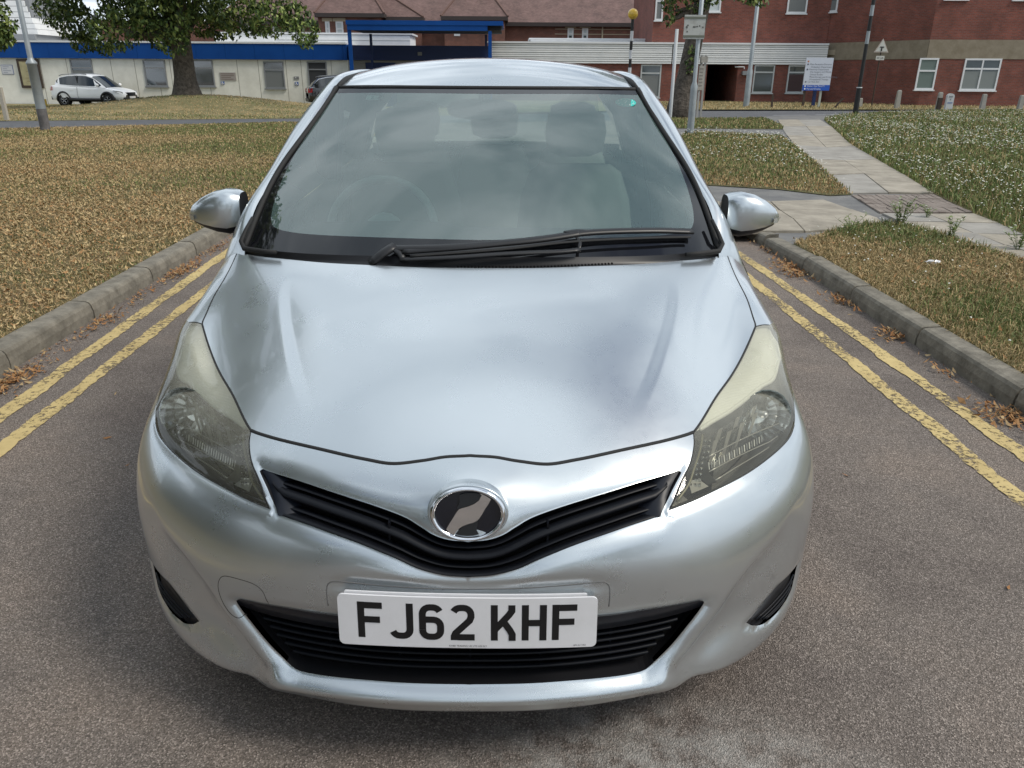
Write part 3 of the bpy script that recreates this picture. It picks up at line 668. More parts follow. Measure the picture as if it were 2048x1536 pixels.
wind=both('windscreen',wp,wf[isc],wn,wglass,CAR); both('frit_border',wp,wf[~isc],wn,frit,wind)
# rubber edge of the glass
ed=WS.P(np.vstack([[(4,t) for t in np.linspace(0,3,30)]])); 
for s_ in (1,-1):
    MB().tube((ed+[.010,.004,.002])*[s_,1,1],.0085,8).build('glass_seal',rubber,wind,True)
tp=WS.P(np.array([(s,3.) for s in np.linspace(0,4,30)])); MB().tube(np.vstack([tp[::-1]*[-1,1,1],tp[1:]])+[0,.006,.001],.0075,8).build('glass_seal',rubber,wind,True)
# cowl panel
rear=BODY.P(curve['rear'])[::-1]; bot=WS.P(np.array([(s,0.) for s in np.linspace(0,4,len(rear))]))
cw=[]; 
for f,dz in ((0,-.03),(.0,-.012),(.25,-.012),(.55,-.016),(.8,-.010),(1.0,.0)):
    r_=rear.copy(); r_[:,1]+=.006; q=r_*(1-f)+bot*f+[0,0,dz]; q[:,0]=np.minimum(q[:,0],.74); cw.append(np.vstack([q[::-1]*[-1,1,1],q[1:]]))
cowl=MB().grid(cw).build('cowl',blackp,CAR,True)
for s_ in (1,-1):
    c0=[atY(px,py,Yq) for px,py,Yq in ((1372,509,.93),(1400,507,.95),(1438,502,.985),(1445,488,1.01),(1436,465,1.03),(1424,440,1.07))]; MB().tube(np.array(c0)*[1,1,1] if s_>0 else np.array(c0)*[-1,1,1],[.006,.007,.0075,.007,.006,.005],8).build('corner_seal',rubber,cowl,True)
for i in range(46):
    x=-.06+i*.0095; MB().box((x,np.interp(abs(x),rear[:,0],rear[:,1])+.018,.953),(.0045,.008,.004)).build('vent_slot',void,cowl)
def wpt(px,py,o): st=WS.find([(px,py)]) if px>955 else WS.find([(1910-px,py)]); p=(WS.P(st)+WS.normal(st)*o)[0]; return p*np.array([1 if px>955 else -1,1,1])
def wl(px,py,o=.03): # point lifted above the screen and seen at px,py
    Y=wpt(px,py,0)[1]-.03; return atY(px,py,Y)
wipm=mat('wiper_black',(.010,.010,.011),.4)
wip=empty('wiper',(0,0,0),None,None); wip.parent=CAR
def path(pts,r,name,m=wipm,flat=(0,-.4,.9),n=8): return MB().tube(cr_spline([wl(*q) for q in pts],.02),r,n,True,flat).build(name,m,wip,True)
path([(740,528),(768,505),(790,492)],[.017]*99 if False else .017,'arm_base')
path([(778,497),(900,494),(1050,482),(1140,470),(1158,466)],.0135,'arm')
path([(800,519),(900,515),(1020,507),(1120,503),(1160,499)],.0085,'arm')
path([(1130,468),(1155,464),(1180,466)],.012,'clip')
path([(1150,470),(1160,485),(1157,500)],.005,'link_rod')
path([(805,503),(950,492),(1090,477),(1180,465),(1300,461),(1385,463)],.0125,'blade')
path([(820,512),(1000,499),(1150,483),(1290,476),(1380,474)],.005,'rubber_blade',rubber)
path([(785,497),(800,507),(806,519)],.010,'arm_base')
# ---- roof
rf=[]
for (y0,y1,zc,zs) in ((1.60,1.69,1.399,1.396),(1.75,1.82,1.445,1.418),(1.95,2.0,1.484,1.438),(2.2,2.22,1.505,1.452),(2.6,2.6,1.508,1.457),(3.05,3.05,1.488,1.443),(3.5,3.48,1.44,1.40)):
    row=[]
    for x,f in ((0,0),(.18,.10),(.34,.36),(.45,.68),(.525,1)): row.append((x,y0+(y1-y0)*f,zc+(zs-zc)*f))
    rf.append(row)
RF=Patch(rf)
def patchmesh(P_,name,m,parent,ds=.2,dt=.2,mirror=True,side=1):
    S=np.arange(0,P_.nh-1+1e-6,ds); T=np.arange(0,P_.nt-1+1e-6,dt); st=np.array([(s,t) for t in T for s in S]); v=P_.P(st); a=len(T);b=len(S); g=v.reshape(a,b,3)
    if mirror: g=np.concatenate([g[:,1:][:,::-1]*[-1,1,1],g],1)
    elif side<0: g=(g*[-1,1,1])[:,::-1]
    return MB().grid(g).build(name,m,parent,True)
roof=patchmesh(RF,'roof',paint,CAR)
# ---- side frame (A pillar and roof rail)
SFp=Patch([[(.712,1.015,.89),(.755,1.05,.885),(.797,1.10,.86),(.832,1.13,.79)],
[(.706,1.002,.945),(.750,1.045,.9385),(.8015,1.094,.9045),(.8415,1.123,.824)],
[(.703,1.12,1.045),(.735,1.13,1.045),(.768,1.19,1.02),(.79,1.22,.965)],
[(.668,1.25,1.132),(.69,1.265,1.140),(.718,1.33,1.128),(.728,1.36,1.09)],
[(.604,1.47,1.267),(.63,1.48,1.276),(.662,1.55,1.275),(.674,1.58,1.24)],
[(.546,1.70,1.400),(.574,1.705,1.402),(.612,1.78,1.385),(.632,1.80,1.345)],
[(.540,1.95,1.434),(.563,1.95,1.444),(.597,1.98,1.425),(.635,2.0,1.37)],
[(.540,2.4,1.452),(.563,2.4,1.460),(.603,2.4,1.437),(.64,2.4,1.38)],
[(.538,2.95,1.438),(.56,2.95,1.443),(.60,2.95,1.415),(.64,2.95,1.35)],
[(.52,3.5,1.385),(.54,3.5,1.388),(.58,3.5,1.355),(.63,3.5,1.28)]],mirror=False)
belt=[(.838,1.125,.84),(.825,1.30,.905),(.81,1.5,.925),(.805,1.75,.935),(.805,1.95,.94),(.805,2.1,.945),(.805,2.5,.96),(.80,3.0,.985),(.76,3.55,1.02)]
sglass=glass('side_glass',(.62,.68,.66),1.6); interior=mat('interior_trim',(.50,.50,.45),.8); intdark=mat('interior_dark',(.055,.055,.055),.7)
for s_ in (1,-1):
    fr=patchmesh(SFp,'side_frame',paint,CAR,.2,.2,False,s_)
    inn=SFp.P(np.array([(0,t) for t in np.linspace(5,9,20)])); MB().tube((inn+[-.008,0,-.004])*[s_,1,1],.009,6).build('roof_ditch',rubber,fr,True)
    D=SFp.P(np.array([(3.,t) for t in np.linspace(1,9,41)])); Bt=cr_spline(belt,.02); k=np.linspace(0,len(Bt)-1,41).astype(int); B_=Bt[k]
    g_=np.array([D,D*.5+B_*.5+[.012,0,0],B_])*[s_,1,1]
    MB().grid(g_ if s_<0 else g_[::-1]).build('side_window',sglass,CAR,True)
    for yb in (1.98,2.95):
        i=np.argmin(abs(D[:,1]-yb)); MB().hexa([np.array(q)*[s_,1,1] for q in (D[i]+[-.05,-.05,0],D[i]+[-.002,-.05,0],D[i]+[-.002,.05,0],D[i]+[-.05,.05,0])],[np.array(q)*[s_,1,1] for q in (B_[i]+[-.05,-.05,0],B_[i]+[.004,-.05,0],B_[i]+[.004,.05,0],B_[i]+[-.05,.05,0])]).build('door_pillar',blackg,CAR)
    ins=[D[:30]+[-.022,.01,-.01],SFp.P(np.array([(0,t) for t in np.linspace(1,9,41)]))[:30]+[0,.02,-.012]]
    MB().grid(np.array(ins)*[s_,1,1]).build('pillar_trim',interior,CAR,True)
    # body side
    ys=[1.125,1.5,2.0,2.5,2.9,3.3,3.6,3.8]; sp=[]
    for y in ys:
        k2=sstep((y-3.2)/.6)*.10; bz=np.interp(y,Bt[:,1],Bt[:,2]); bx=np.interp(y,Bt[:,1],Bt[:,0])
        sp.append([(bx,y,bz),(.845-k2,y,.80),(.852-k2,y,.62),(.848-k2,y,.40),(.83-k2,y,.20)])
    SPt=Patch(sp,False); dr=patchmesh(SPt,'body_side',paint,CAR,.25,.25,False,s_)
    for y in (1.95,2.95): 
        q=np.array([(np.interp(y,Bt[:,1],Bt[:,0])+.002,y,.94),(.848,y,.8),(.855,y,.62),(.851,y,.4),(.834,y,.22)])*[s_,1,1]; MB().tube(cr_spline(q,.03),.003,6).build('door_gap',rubber,dr,True)
    for y in (1.80,2.75): MB().tube(np.array([(.86,y,.80),(.872,y+.02,.80),(.872,y+.15,.80),(.86,y+.17,.80)])*[s_,1,1],.009,8).build('door_handle',paint,dr,True)
    # wheels
    for wy in (.79,3.30):
        w=MB().lathe((s_*.70,wy,.30),(s_,0,0),[(.20,-.02),(.27,-.02),(.298,0),(.302,.05),(.302,.10),(.295,.135),(.26,.15),(.205,.15),(.20,.13)],36).build('wheel',rubber,CAR,True)
        rm=MB().lathe((s_*.82,wy,.30),(s_,0,0),[(.205,.02),(.195,.02),(.185,-.04)],30)
        for k in range(7):
            a=2*math.pi*k/7; rm.tube([(s_*.83,wy+.03*math.cos(a),.30+.03*math.sin(a)),(s_*.835,wy+.19*math.cos(a),.30+.19*math.sin(a))],.02,6)
        rm.lathe((s_*.82,wy,.30),(s_,0,0),[(.05,.0),(.05,.025),(.001,.03)],16); rm.build('rim',mat('alloy',(.55,.56,.58),.3,.9),w,True)
        MB().lathe((s_*.60,wy,.30),(s_,0,0),[(.33,0),(.345,.22)],30).build('wheel_arch_liner',void,CAR,True)
# ---- rear hatch
MB().grid([[(-.58,3.5,1.39),(0,3.52,1.43),(.58,3.5,1.39)],[(-.66,3.70,1.05),(0,3.76,1.06),(.66,3.70,1.05)]]).build('rear_window',sglass,CAR,True)
MB().grid([[(-.76,3.66,1.05),(0,3.76,1.06),(.76,3.66,1.05)],[(-.75,3.78,.75),(0,3.87,.75),(.75,3.78,.75)],[(-.75,3.80,.45),(0,3.885,.45),(.75,3.80,.45)],[(-.74,3.74,.2),(0,3.80,.2),(.74,3.74,.2)]]).build('tailgate',paint,CAR,True)
# ---- structure behind the skin, cabin
MB().box((0,2.2,.17),(1.5,3.1,.05)).build('floor_pan',void,CAR)
eb=MB(); eb.box((0,.62,.40),(1.08,.72,.44)); eb.build('engine_bay',void,CAR)
MB().box((0,1.0,.62),(1.42,.12,.56)).build('bulkhead',void,CAR)
dash=[]
for y,z in ((.90,.955),(1.02,.985),(1.18,.99),(1.32,.965),(1.38,.90),(1.40,.70)):
    dash.append([(x,y+ (abs(x)/.7)**2*.08,z-(abs(x)/.7)**3*.03+(.02 if x<-.1 and x>-.6 and 1.1<y<1.36 else 0)) for x in np.linspace(-.70,.70,21)])
MB().grid(dash).build('dashboard',mat('dash_grey',(.20,.205,.20),.75,bump=(200,.2,.001)),CAR,True)
wc_=Vector((-.37,1.47,.93)); wax=Vector((0,-.88,.47)).normalized(); ua=Vector((1,0,0)); ub=wax.cross(ua)
sw=MB().tube([wc_+ua*.185*math.cos(a)+ub*.185*math.sin(a) for a in np.linspace(0,2*math.pi,33)],.014,8,False)
sw.lathe(wc_-wax*.02,-wax,[(.001,-.012),(.06,-.01),(.075,.02)],16)
for a in (0,math.pi,-math.pi/2 if ub.z>0 else math.pi/2): sw.tube([wc_+(ua*math.cos(a)+ub*math.sin(a))*.05,wc_+(ua*math.cos(a)+ub*math.sin(a))*.18],.014,6)
sw.build('steering_wheel',mat('wheel_grey',(.70,.70,.67),.5),CAR,True)
seatm=mat('seat_cloth',(.26,.26,.235),.9,bump=(300,.3,.002))
def seat(x,y,w):
    b=MB(); sec=[(-1,-.2),(-.8,-.75),(0,-1),(.8,-.75),(1,-.2),(.8,1),(-.8,1)]
    pts=[]
    for z,wf_,th,dy in ((.50,.9,.07,0),(.62,1,.085,.02),(.80,1,.08,.05),(.95,.93,.07,.09),(1.06,.78,.055,.12),(1.09,.6,.02,.13)):
        pts.append([(x+p*w*wf_,y+dy+q*th*(1.0 if abs(p)<.5 or q>0 else 1.35),z) for p,q in sec+sec[:1]])
    b.grid(pts); o=b.build('seat',seatm,CAR,True)
    b=MB(); pts=[]
    for z,k,th in ((1.12,.5,.03),(1.14,.9,.05),(1.22,1,.055),(1.29,.9,.045),(1.31,.5,.02)): pts.append([(x+p*.13*k,y+.15+q*th,z) for p,q in sec+sec[:1]])
    b.grid(pts); b.build('headrest',seatm,o,True)
    MB().box((x,y-.24,.50),(w*1.9,.5,.14)).build('seat_cushion',seatm,o,False,.03)
seat(-.36,2.0,.25); seat(.36,2.0,.25)
for x in (-.42,0,.42): seat(x,2.95,.21)
# mirror, sensor, stickers on the glass
def wsb(px,py,dep):
    st=WS.find([(px if px>955 else 1910-px,py)]); p=(WS.P(st)-WS.normal(st)*dep)[0]; return p*np.array([1 if px>955 else -1,1,1])
p0=wsb(972,206,.006); nn=WS.normal(np.array([[.1,2.8]]))[0]; tu=np.array([1,0,0.]); tv=np.cross(nn,tu); tv=tv if tv[2]>0 else -tv
def wfn(p0): return lambda x,y,o=0: p0+tu*x+tv*y+nn*o
poly_on(wfn(p0+[0,0,-.004]),rrect(.026,.024,.008),'mirror_mount',intdark,CAR,0,.002)
poly_on(wfn(wsb(974,190,.006)),rrect(.014,.012,.001),'rain_sensor',intdark,CAR,0,.002)
rm=MB(); mc=np.array([-.02,1.66,1.325]); rm.grid([[mc+np.array([.125*k*math.cos(a),dy,.036*k*(abs(math.sin(a))**.6)*np.sign(math.sin(a))]) for a in np.linspace(0,2*math.pi,25)] for k,dy in ((.02,-.02),(.8,-.02),(.97,-.008),(1,.01),(.95,.012),(.02,.012))]); rm.tube([mc,mc+np.array([0,-.06,.05])],.009,8)
rm.build('rear_view_mirror',intdark,CAR,True)
p1=wsb(708,196,.004); g_=poly_on(wfn(p1),rrect(.021,.017,.002),'inspection_sticker',mat('sticker_pale',(.80,.95,.90),.6),CAR,0,.0005)
text_obj('sticker_text','2',.026,lambda x,y:wfn(p1)(x,y-.002,.0015),mat('sticker_green',(.05,.30,.26),.6),g_)
p2_=wsb(1252,203,.004); green=mat('sticker_teal',(.03,.50,.44),.6)
g_=poly_on(wfn(p2_),ell(.036,.031,24),'round_sticker',green,CAR,0,.0005)
text_obj('sticker_text','7',.03,lambda x,y:wfn(p2_)(x,y,.0015),mat('sticker_white',(.9,.95,.93),.6),g_)
for k in range(12):
    a=2*math.pi*k/12; text_obj('sticker_text',str(k+1),.011,lambda x,y:wfn(p2_)(x+.028*math.cos(a),y+.023*math.sin(a),.0015),MT['sticker_white'],g_)
# ---- door mirrors
for s_ in (1,-1):
    xs_=[.785,.80,.83,.87,.91,.945,.968,.975]; top=[1.083,1.090,1.095,1.088,1.070,1.047,1.022,1.012]; bt=[.975,.960,.952,.958,.970,.984,1.0,1.006]; yf=[1.235,1.222,1.212,1.215,1.228,1.25,1.285,1.30]; yb_=[1.33,1.335,1.34,1.34,1.335,1.33,1.325,1.32]
    def ring(i,lo,hi):
        o=[]
        for a in np.linspace(lo,hi,19):
            ca,sa=math.cos(a),math.sin(a); cz=(top[i]+bt[i])/2; hz=(top[i]-bt[i])/2; cy=(yf[i]+yb_[i])/2; hy=(yb_[i]-yf[i])/2
            e=.62; y=cy-hy*np.sign(ca)*abs(ca)**e; z=cz+hz*np.sign(sa)*abs(sa)**.75; o.append((s_*xs_[i],y,z))
        return o
    sub=lambda lo,hi:[ring(i,lo,hi) for i in range(8)]
    mir=MB().grid(sub(-.62,math.pi*.62)if s_>0 else [q[::-1] for q in sub(-.62,math.pi*.62)]).build('door_mirror',paint,CAR,True)
    MB().grid(sub(-math.pi*.75,-.62)if s_>0 else [q[::-1] for q in sub(-math.pi*.75,-.62)]).build('lower_cover',blackp,mir,True)
    MB().grid(sub(math.pi*.62,math.pi*1.25)if s_>0 else [q[::-1] for q in sub(math.pi*.62,math.pi*1.25)]).build('mirror_back',blackp,mir,True)
    MB().add(ring(0,-math.pi*.75,math.pi*1.25),[tuple(range(19))]).build('inner_side',blackp,mir)
    MB().tube(np.array([(.80,1.28,.965),(.775,1.25,.955),(.75,1.22,.965)])*[s_,1,1],[.03,.025,.022],8).build('mirror_stalk',blackp,mir,True)
    ind=[[ (s_*(x+.003),y,z) for x,y,z in ((.935,1.240,1.010+dz),(.955,1.262,1.008+dz),(.970,1.288,1.008+dz*.6),(.978,1.305,1.009+dz*.3))] for dz in (-.012,-.003,.004)]
    MB().grid(ind if s_<0 else ind[::-1]).build('indicator',mat('clear_indicator',(.55,.56,.56),.12,.5,1),mir,True)
# ================================================================== ground
def fast(name,v,f,m,parent=None,mi=None,smooth=False,uv=None):
    v=np.asarray(v,np.float32).reshape(-1,3); f=np.asarray(f,np.int32); k=f.shape[1]; me=bpy.data.meshes.new(name)
    me.vertices.add(len(v)); me.vertices.foreach_set('co',v.ravel()); me.loops.add(f.size); me.loops.foreach_set('vertex_index',f.ravel())
    me.polygons.add(len(f)); me.polygons.foreach_set('loop_start',np.arange(0,f.size,k,dtype=np.int32)); me.polygons.foreach_set('loop_total',np.full(len(f),k,np.int32))
    o=None
    if mi is not None: me.polygons.foreach_set('material_index',np.asarray(mi,np.int32))
    me.polygons.foreach_set('use_smooth',np.full(len(f),bool(smooth)))
    me.update(calc_edges=True)
    if uv is not None:
        l=me.uv_layers.new(name='UVMap'); l.data.foreach_set('uv',np.asarray(uv,np.float32).ravel())
    return link(name,me,parent,m)
def stuffmat(name,cols,rough=.8,scale=3.,trans=0):
    """colour ramp over object-space noise"""
    m=bpy.data.materials.new(name); m.use_nodes=True; t,n,l,b=nodes_of(m); b.inputs['Roughness'].default_value=rough; b.inputs['Specular IOR Level'].default_value=.25
    tc=n.new('ShaderNodeTexCoord'); no=n.new('ShaderNodeTexNoise'); no.inputs['Scale'].default_value=scale; no.inputs['Detail'].default_value=5; no.inputs['Roughness'].default_value=.75
    l.new(tc.outputs['Object'],no.inputs[0]); r=n.new('ShaderNodeValToRGB'); e=r.color_ramp.elements
    while len(e)<len(cols): e.new(.5)
    for i,c in enumerate(cols): e[i].position=.3+.4*i/(len(cols)-1); e[i].color=(*c,1)
    l.new(no.outputs[0],r.inputs[0]); l.new(r.outputs[0],b.inputs['Base Color']); MT[name]=m; return m
# asphalt : purple-brown chippings, stains
asph=bpy.data.materials.new('asphalt'); asph.use_nodes=True; t,n,l,b=nodes_of(asph); b.inputs['Roughness'].default_value=.88; b.inputs['Specular IOR Level'].default_value=.3
tc=n.new('ShaderNodeTexCoord')
def noise(sc,det=3,ro=.6,src=None):
    q=n.new('ShaderNodeTexNoise'); q.inputs['Scale'].default_value=sc; q.inputs['Detail'].default_value=det; q.inputs['Roughness'].default_value=ro; l.new(tc.outputs['Object'],q.inputs[0]); return q
def ramp(src,stops):
    r=n.new('ShaderNodeValToRGB'); e=r.color_ramp.elements
    while len(e)<len(stops): e.new(.5)
    for i,(p,c) in enumerate(stops): e[i].position=p; e[i].color=(*c,1) if len(c)==3 else c
    l.new(src,r.inputs[0]); return r
def mixc(f,a,b_,typ='MIX'):
    x=n.new('ShaderNodeMixRGB'); x.blend_type=typ
    if isinstance(f,(int,float)): x.inputs[0].default_value=f
    else: l.new(f,x.inputs[0])
    l.new(a,x.inputs[1]); l.new(b_,x.inputs[2]); return x
chip=n.new('ShaderNodeTexVoronoi'); chip.inputs['Scale'].default_value=300; l.new(tc.outputs['Object'],chip.inputs[0])
hs=n.new('ShaderNodeSeparateColor'); l.new(chip.outputs['Color'],hs.inputs[0])
c1=ramp(hs.outputs[0],[(0,(.095,.080,.068)),(.4,(.160,.136,.117)),(.8,(.225,.190,.166)),(1,(.40,.345,.305))])
big=noise(1.1,5,.65); c2=ramp(big.outputs[0],[(.35,(.74,.73,.74)),(.5,(1,1,1)),(.65,(1.18,1.14,1.10))]); m1=mixc(1,c1.outputs[0],c2.outputs[0],'MULTIPLY')
# pale mineral stain in front of the car, light oil film
st1=noise(9,7,.75); gx=n.new('ShaderNodeVectorMath'); gx.operation='SUBTRACT'; gx.inputs[1].default_value=(.42,-.13,0); l.new(tc.outputs['Object'],gx.inputs[0])
gs=n.new('ShaderNodeVectorMath'); gs.operation='MULTIPLY'; gs.inputs[1].default_value=(2.3,3.6,1); l.new(gx.outputs[0],gs.inputs[0]); ln=n.new('ShaderNodeVectorMath'); ln.operation='LENGTH'; l.new(gs.outputs[0],ln.inputs[0])
mr=n.new('ShaderNodeMapRange'); mr.inputs[1].default_value=1.4; mr.inputs[2].default_value=.1; l.new(ln.outputs['Value'],mr.inputs[0])
ad=n.new('ShaderNodeMath'); ad.operation='MULTIPLY'; l.new(mr.outputs[0],ad.inputs[0]); r1=ramp(st1.outputs[0],[(.42,(0,0,0)),(.62,(1,1,1))]); l.new(r1.outputs[0],ad.inputs[1])
rgb=n.new('ShaderNodeRGB'); rgb.outputs[0].default_value=(.55,.55,.52,1); fm=n.new('ShaderNodeMath'); fm.operation='MULTIPLY'; fm.inputs[1].default_value=.9; l.new(ad.outputs[0],fm.inputs[0])
m2=mixc(fm.outputs[0],m1.outputs[0],rgb.outputs[0]); l.new(m2.outputs[0],b.inputs['Base Color'])
bp=n.new('ShaderNodeBump'); bp.inputs['Strength'].default_value=.9; bp.inputs['Distance'].default_value=.004; l.new(chip.outputs['Distance'],bp.inputs['Height']); l.new(bp.outputs[0],b.inputs['Normal'])
KL=lambda y:-2.43-.028*y      # left kerb face
KR=lambda y:2.45-.004*y if y<5 else 2.43-.05*(y-5)*.9
def sheet(name,poly,z,m,kind='structure'):
    P=[(x,y) for x,y in poly]; V=[Vector(p) for p in P]; k=len(P); r=delaunay_2d_cdt(V,[(i,(i+1)%k) for i in range(k)],[],1,1e-5)
    F=[f if (r[0][f[1]]-r[0][f[0]]).cross(r[0][f[2]]-r[0][f[0]])>0 else f[::-1] for f in r[2]]
    o=mesh(name,[(p.x,p.y,z(p.x,p.y) if callable(z) else z) for p in r[0]],F,m); o['kind']=kind; return o
earth=stuffmat('soil',[(.09,.07,.045),(.16,.125,.08)],.95,2)
g=sheet('ground',[(-150,-60),(150,-60),(150,220),(-150,220)],-.45,earth)
# far cross road (greyer tarmac)
tarm=mat('grey_tarmac',(.075,.078,.085),.85,noise=(2,(.11,.112,.12),8),bump=(60,.4,.005))
NEAR=[(-36,5.5),(-12.9,19.3),(-6.4,23.1),(9.95,28.9),(19.4,32.6),(45,40)]; FAR=[(-36,14),(-15.8,24.1),(-7.2,26.6),(7.45,34.8),(19.4,36.6),(45,38)]
FAR[-1]=(45,44)
sheet('road',[(-60,-40),(60,-40),(60,46)]+FAR[::-1]+[(-60,10)],0,asph)
sheet('cross_road',NEAR+FAR[::-1],.004,tarm)
# ---- kerbs, each stone a part
kst=mat('kerb_concrete',(.12,.108,.085),.9,noise=(9,(.24,.218,.175),9),bump=(55,.6,.006))
KW=.13;KH=.115
for nm,fx,sg,lab,y0 in (('kerb',KL,-1,'worn concrete kerb along the dry leafy lawn, to the left of the silver hatchback',-2.1),('kerb',KR,1,'worn concrete kerb beside the grass wedge, to the right of the silver hatchback',-2.55)):
    K=empty(nm,(fx(0),0,0),lab,'kerb')
    y=y0; 
    while y<(17 if sg<0 else 5.7):
        y1=y+.915; a,b_=fx(y+.006),fx(y1-.006); dz=rng.uniform(-.004,.004); dx=rng.uniform(-.005,.005); drop=0
        if sg>0 and y1>5.2: drop=.05
        def sec(x,dr): 
            h=KH+dz-dr; return [(x+dx,-.05),(x+dx,h*.45),(x+dx+sg*.010,h*.80),(x+dx+sg*.022,h*.94),(x+dx+sg*.042,h),(x+dx+sg*KW,h+.004),(x+dx+sg*KW,-.05)]
        yy=[y+.006,y+.02,y1-.02,y1-.006]; pts=[]
        for i,yq in enumerate(yy):
            x=fx(yq); ins=.004 if i in(0,3) else 0; pts.append([(px+sg*ins,yq,pz-(ins if pz>0 else 0)) for px,pz in sec(x,drop*(i/3) if drop else 0)])
        o=MB().grid(pts if sg>0 else pts[::-1]); k=len(pts[0]); o.f+=[tuple(range(k)),tuple(range(3*k,4*k))[::-1]]; o.build('kerb_stone',kst,K,False)
        y=y1
# ---- yellow lines
yel=bpy.data.materials.new('yellow_paint'); yel.use_nodes=True; t,n,l,b=nodes_of(yel); tc=n.new('ShaderNodeTexCoord'); b.inputs['Roughness'].default_value=.8
a1=noise(4.5,6,.7); cA=ramp(a1.outputs[0],[(.35,(.44,.33,.14)),(.7,(.58,.45,.20))]); l.new(cA.outputs[0],b.inputs['Base Color'])
a2=noise(38,6,.8); a3=noise(2.2,3,.6); s_=n.new('ShaderNodeMath'); s_.operation='ADD'; l.new(a2.outputs[0],s_.inputs[0]); s2=n.new('ShaderNodeMath'); s2.operation='MULTIPLY'; s2.inputs[1].default_value=.55; l.new(a3.outputs[0],s2.inputs[0]); l.new(s2.outputs[0],s_.inputs[1])
al=ramp(s_.outputs[0],[(.70,(.12,.12,.12)),(.76,(1,1,1))]); tr=n.new('ShaderNodeBsdfTransparent'); ms=n.new('ShaderNodeMixShader'); om=n['Material Output']
l.new(al.outputs[0],ms.inputs[0]); l.new(tr.outputs[0],ms.inputs[1]); l.new(b.outputs[0],ms.inputs[2]); l.new(ms.outputs[0],om.inputs[0])
def strip(name,fx,y0,y1,w,z):
    ys=np.arange(y0,y1,.02); V=[]
    ra=np.cumsum(rng.normal(0,.0022,len(ys))); ra-=np.convolve(ra,np.ones(41)/41,'same'); rb=np.cumsum(rng.normal(0,.0022,len(ys))); rb-=np.convolve(rb,np.ones(41)/41,'same')
    for i,y in enumerate(ys):
        x=fx(y); V+=[(x-w/2+ra[i]+rng.uniform(-.004,.004),y,z),(x+w/2+rb[i]+rng.uniform(-.004,.004),y,z)]
    F=[(2*i,2*i+1,2*i+3,2*i+2) for i in range(len(ys)-1)]; o=mesh(name,V,F,yel); o['kind']='structure'
strip('yellow_line',lambda y:-2.12-.045*y,-1.9,13,.085,.004)
strip('yellow_line',lambda y:-1.955-.030*y,-1.9,13,.08,.004)
strip('yellow_line',lambda y:2.235-.022*y-.004*max(0,y-3)**2,-1.9,6.2,.082,.004)
strip('yellow_line',lambda y:1.985-.012*y,-1.9,5.6,.08,.004)
# ---- lawns
ZL=.10
def P_(pts,z=ZL): return [tuple(atZ(px,py,z)[:2]) for px,py in pts]
drysoil=stuffmat('dry_turf',[(.07,.05,.025),(.16,.115,.055),(.11,.10,.045),(.08,.085,.035)],.95,1.2)
greensoil=stuffmat('green_turf',[(.055,.07,.025),(.12,.105,.05),(.07,.09,.03)],.95,1.1)
strawsoil=stuffmat('straw_turf',[(.30,.23,.12),(.16,.15,.07),(.36,.28,.15)],.95,.35)
mrk=[(KL(y)-KW,y) for y in (-3,0,5,10,15,17,19.8)]
lawnL=mrk+[(-6.4,23.0),(-12.9,19.2),(-36,5.4),(-36,-3)]
sheet('lawn',lawnL,ZL,drysoil)
# far mound with the big tree, and strip in front of the wing
def moundz(x,y):
    f=np.clip((y-26)/9,0,1); s=f*f*(3-2*f); g=np.clip((y-37.5)/5,0,1); g=g*g*(3-2*g)
    h=-.12+.62*np.exp(-((x+14.2)/4.5)**2-((y-36)/6)**2)+.04*np.exp(-((x+6)/6)**2); return s*h*(1-g)-.30*g
nx,ny=90,50; X=np.linspace(-36,-2,nx)
Vm=[]
for i in range(ny):
    for j in range(nx):
        x=X[j]; yf=np.interp(x,[p[0] for p in FAR],[p[1] for p in FAR]); y=yf+(46.4-yf)*i/(ny-1); Vm.append((x,y,moundz(x,y)+.012))
fast('grass_mound',Vm,[(i*nx+j,i*nx+j+1,(i+1)*nx+j+1,(i+1)*nx+j) for i in range(ny-1) for j in range(nx-1)],strawsoil,smooth=True)['kind']='structure'
FB=[(-2,29.4),(7.45,34.9),(19.4,36.7),(45,44.1)]
sheet('grass_strip',FB+[(45,50),(-2,50)],lambda x,y:.06,strawsoil)
# right hand side : pavement bed, grass wedge, far lawn, flower meadow
sheet('pavement_bed',[(KR(-3)+KW,-3),(KR(0)+KW,0),(KR(5.2)+KW,5.2),(KR(5.7)+KW,5.8)]+[(2.3,8.5),(3.0,19.5),(9.8,28.7),(17,31.5),(30,36),(30,5),(14,-3)],.085,mat('bed_tarmac',(.12,.12,.12),.9,noise=(3,(.19,.185,.175),9),bump=(80,.5,.005)))
wedge=P_([(1600,482),(1640,471),(1700,455),(1775,447),(1860,463),(1935,487),(2048,522)])+[(8.5,3.0),(8.5,-3),(KR(-3)+KW,-3),(KR(0)+KW,0),(KR(3)+KW,3),(KR(5)+KW,5),(KR(5.35)+KW,5.35)]
sheet('grass_wedge',wedge,ZL-.006,greensoil)
lawnR=P_([(1375,262),(1562,272),(1590,292),(1640,333),(1705,388),(1660,390),(1560,378),(1430,370),(1330,366),(1330,300)])
sheet('lawn',lawnR,ZL-.006,greensoil)
stripR=P_([(1330,238),(1530,237),(1562,250),(1568,258),(1330,256)])
sheet('lawn',stripR,ZL-.006,greensoil)
meadow=P_([(1648,239),(1680,232),(1720,229),(1800,226),(1900,222)])+[(26,35.5),(34,36),(34,3)]+P_([(2200,540),(2048,470),(1960,432),(1872,388),(1800,346),(1700,288)])
def mz(x,y): return ZL+.008+.10*np.clip((y-12)/14,0,1)
sheet('meadow',meadow,ZL-.006,greensoil)
